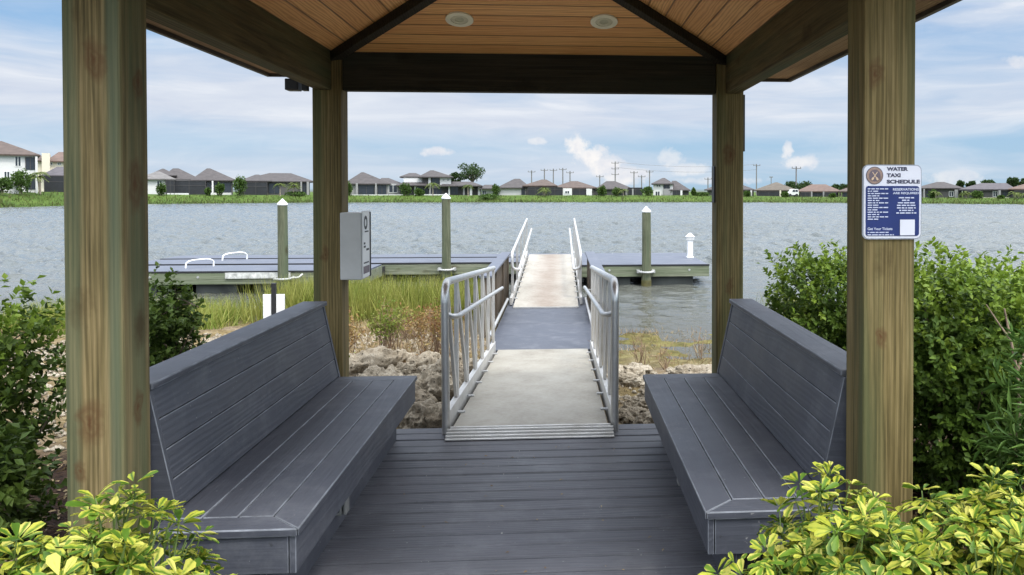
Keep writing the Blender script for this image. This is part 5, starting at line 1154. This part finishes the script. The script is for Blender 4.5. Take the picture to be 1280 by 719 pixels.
# ------------------------------------------------------------------ sky, sun, camera
SUN = Vector((.42, -.62, 0)).normalized()*math.cos(R_(60))+Vector((0, 0, math.sin(R_(60))))
def build_world():
    w = bpy.data.worlds.new('World'); S.world = w; w.use_nodes = True; nt = w.node_tree; nt.nodes.clear(); N = NT(nt)
    d = N.n('ShaderNodeTexCoord', 'Generated'); sx = N.n('ShaderNodeSeparateXYZ', None, None, Vector=d); x, y, z = sx.outputs
    sky = N.n('ShaderNodeTexSky', 0, {'sky_type': 'NISHITA', 'sun_disc': False, 'sun_elevation': R_(60), 'sun_rotation': math.atan2(SUN.x, SUN.y), 'air_density': 1.0, 'dust_density': 1.2, 'ozone_density': 1.5})
    az = N.math('ARCTAN2', x, y); zc = N.math('MAXIMUM', z, 0.0)
    # blue between the clouds, slightly deeper higher up
    blue = N.mix(N.ramp(zc, [(0.0, 0.0), (.22, 1.0)]), (5.0, 7.3, 9.3), (2.9, 5.4, 8.7))
    base = N.mix(.8, N.mix(1.0, sky, (1.0, 1.05, 1.15), 'MULTIPLY'), blue)
    sv = N.n('ShaderNodeCombineXYZ', 0, None, X=N.math('MULTIPLY', az, 1.5), Y=N.math('MULTIPLY', zc, 10.0), Z=0.0)
    warp = N.vmath('ADD', sv, N.vmath('SCALE', N.n('ShaderNodeTexNoise', 'Color', None, Vector=sv, Scale=1.4, Detail=3.0)))
    st = N.noise(warp, .95, 6, .48); st2 = N.noise(warp, 3.4, 7, .6)
    up = N.vmath('MULTIPLY', N.vmath('NORMALIZE', d), (1, 1, 1)); hi = N.noise(N.mapping(d, (2, 2, 3.5)), 1.6, 7, .58)
    low = N.math('ADD', N.math('MULTIPLY', st, .75), N.math('MULTIPLY', st2, .25))
    blend = N.ramp(zc, [(.22, 0.0), (.42, 1.0)])
    f = N.math('ADD', N.math('MULTIPLY', low, N.math('SUBTRACT', 1.0, blend)), N.math('MULTIPLY', hi, blend))
    band = N.ramp(zc, [(.0, .38), (.025, .46), (.052, .34), (.085, .55), (.12, .58), (.17, .46), (.24, .52), (.4, .66)])      # cover by elevation
    cov = N.ramp(N.math('ADD', f, N.math('SUBTRACT', band, .5)), [(.38, 0.0), (.64, .92)])
    shade = N.ramp(st2, [(.3, (7.0, 7.5, 8.6)), (.55, (8.2, 8.6, 9.3)), (.75, (9.9, 10.0, 10.2))])
    col = N.mix(cov, base, shade)
    # cumulus towers over the far shore
    nz1 = N.n('ShaderNodeTexNoise', 'Color', None, Vector=N.n('ShaderNodeCombineXYZ', 0, None, X=az, Y=zc, Z=0.0), Scale=46.0, Detail=6.0, Roughness=.62)
    ns = N.n('ShaderNodeSeparateXYZ', None, None, Vector=nz1); dx = N.math('SUBTRACT', ns.outputs[0], .5); dy = N.math('SUBTRACT', ns.outputs[1], .5)
    mask = None
    for (px, py, w_, h_, s_) in ((722, 181, 18, 17, 1), (738, 196, 26, 18, 1), (758, 209, 30, 15, 1), (782, 220, 40, 13, .9), (545, 190, 22, 7, .8), (672, 176, 16, 6, .6), (838, 196, 18, 15, .5), (862, 210, 34, 9, .55), (984, 188, 9, 12, .8), (1004, 203, 26, 10, .8), (1188, 222, 40, 10, .6), (560, 222, 60, 6, .4), (900, 226, 60, 6, .5), (250, 226, 70, 7, .45), (1275, 78, 20, 9, .6)):
        v = ray(px, py).normalized(); a0 = math.atan2(v.x, v.y); z0 = v.z
        ex = N.math('ADD', N.math('MULTIPLY', N.math('SUBTRACT', az, a0), FPX/w_), N.math('MULTIPLY', dx, 2.2)); ey = N.math('ADD', N.math('MULTIPLY', N.math('SUBTRACT', zc, z0), FPX/h_), N.math('MULTIPLY', dy, 2.2))
        r2 = N.math('ADD', N.math('MULTIPLY', ex, ex), N.math('MULTIPLY', ey, ey))
        mk = N.math('MULTIPLY', N.ramp(r2, [(.1, 1.0), (1.25, 0.0)], 'EASE'), s_)
        mask = mk if mask is None else N.math('MAXIMUM', mask, mk)
    cum = N.mix(N.ramp(ns.outputs[1], [(.35, 0.0), (.62, 1.0)]), (8.2, 8.4, 9.0), (10.6, 10.3, 9.9))
    col = N.mix(mask, col, cum)
    over = N.ramp(z, [(.20, 0.0), (.75, 1.0)])      # overcast sky: brighter overhead than at the horizon
    col = N.mix(1.0, col, N.mix(over, (.60, .605, .62), (1.75, 1.75, 1.75)), 'MULTIPLY')
    # thin cloud glows around the (veiled) sun
    dt = N.vmath('DOT_PRODUCT', N.vmath('NORMALIZE', d), tuple(SUN), 1); gl = N.ramp(dt, [(.1, 0.0), (.95, 1.0)])
    col = N.mix(1.0, col, N.mix(gl, (1, 1, 1), (2.3, 2.2, 2.05)), 'MULTIPLY')
    col = N.mix(N.ramp(z, [(.0, 1.0), (.004, 0.0)]), col, (2.2, 2.6, 2.2))
    bg = N.n('ShaderNodeBackground', None, None, Color=col, Strength=.1); o = N.n('ShaderNodeOutputWorld'); nt.links.new(bg.outputs[0], o.inputs[0])
build_world()
sl = bpy.data.lights.new('sun', 'SUN'); sl.energy = 1.5; sl.angle = R_(9); sl.color = (1, .95, .87)
so = bpy.data.objects.new('sun', sl); COL.objects.link(so); so.rotation_euler = SUN.to_track_quat('Z', 'Y').to_euler(); so.location = (10, -15, 30)

cam = bpy.data.cameras.new('camera'); co = bpy.data.objects.new('camera', cam); COL.objects.link(co); S.camera = co
co.location = (0, 0, EYE); co.rotation_euler = (R_(90)-PIT, 0, -PSI)
cam.sensor_width = 36; cam.lens = 36*FPX/1280; cam.shift_x = (640-PPX)/1280; cam.shift_y = -(359.5-PPY)/1280
cam.clip_start = .05; cam.clip_end = 5000

S.render.engine = 'CYCLES'
S.cycles.use_denoising = True
try: S.cycles.denoiser = 'OPENIMAGEDENOISE'
except Exception: pass
S.cycles.max_bounces = 8; S.cycles.diffuse_bounces = 5; S.cycles.transparent_max_bounces = 8
S.cycles.sample_clamp_indirect = 6
S.view_settings.view_transform = 'Standard'; S.view_settings.look = 'None'; S.view_settings.gamma = 1; S.view_settings.exposure = 0.62
try: S.view_settings.use_curve_mapping = False
except Exception: pass
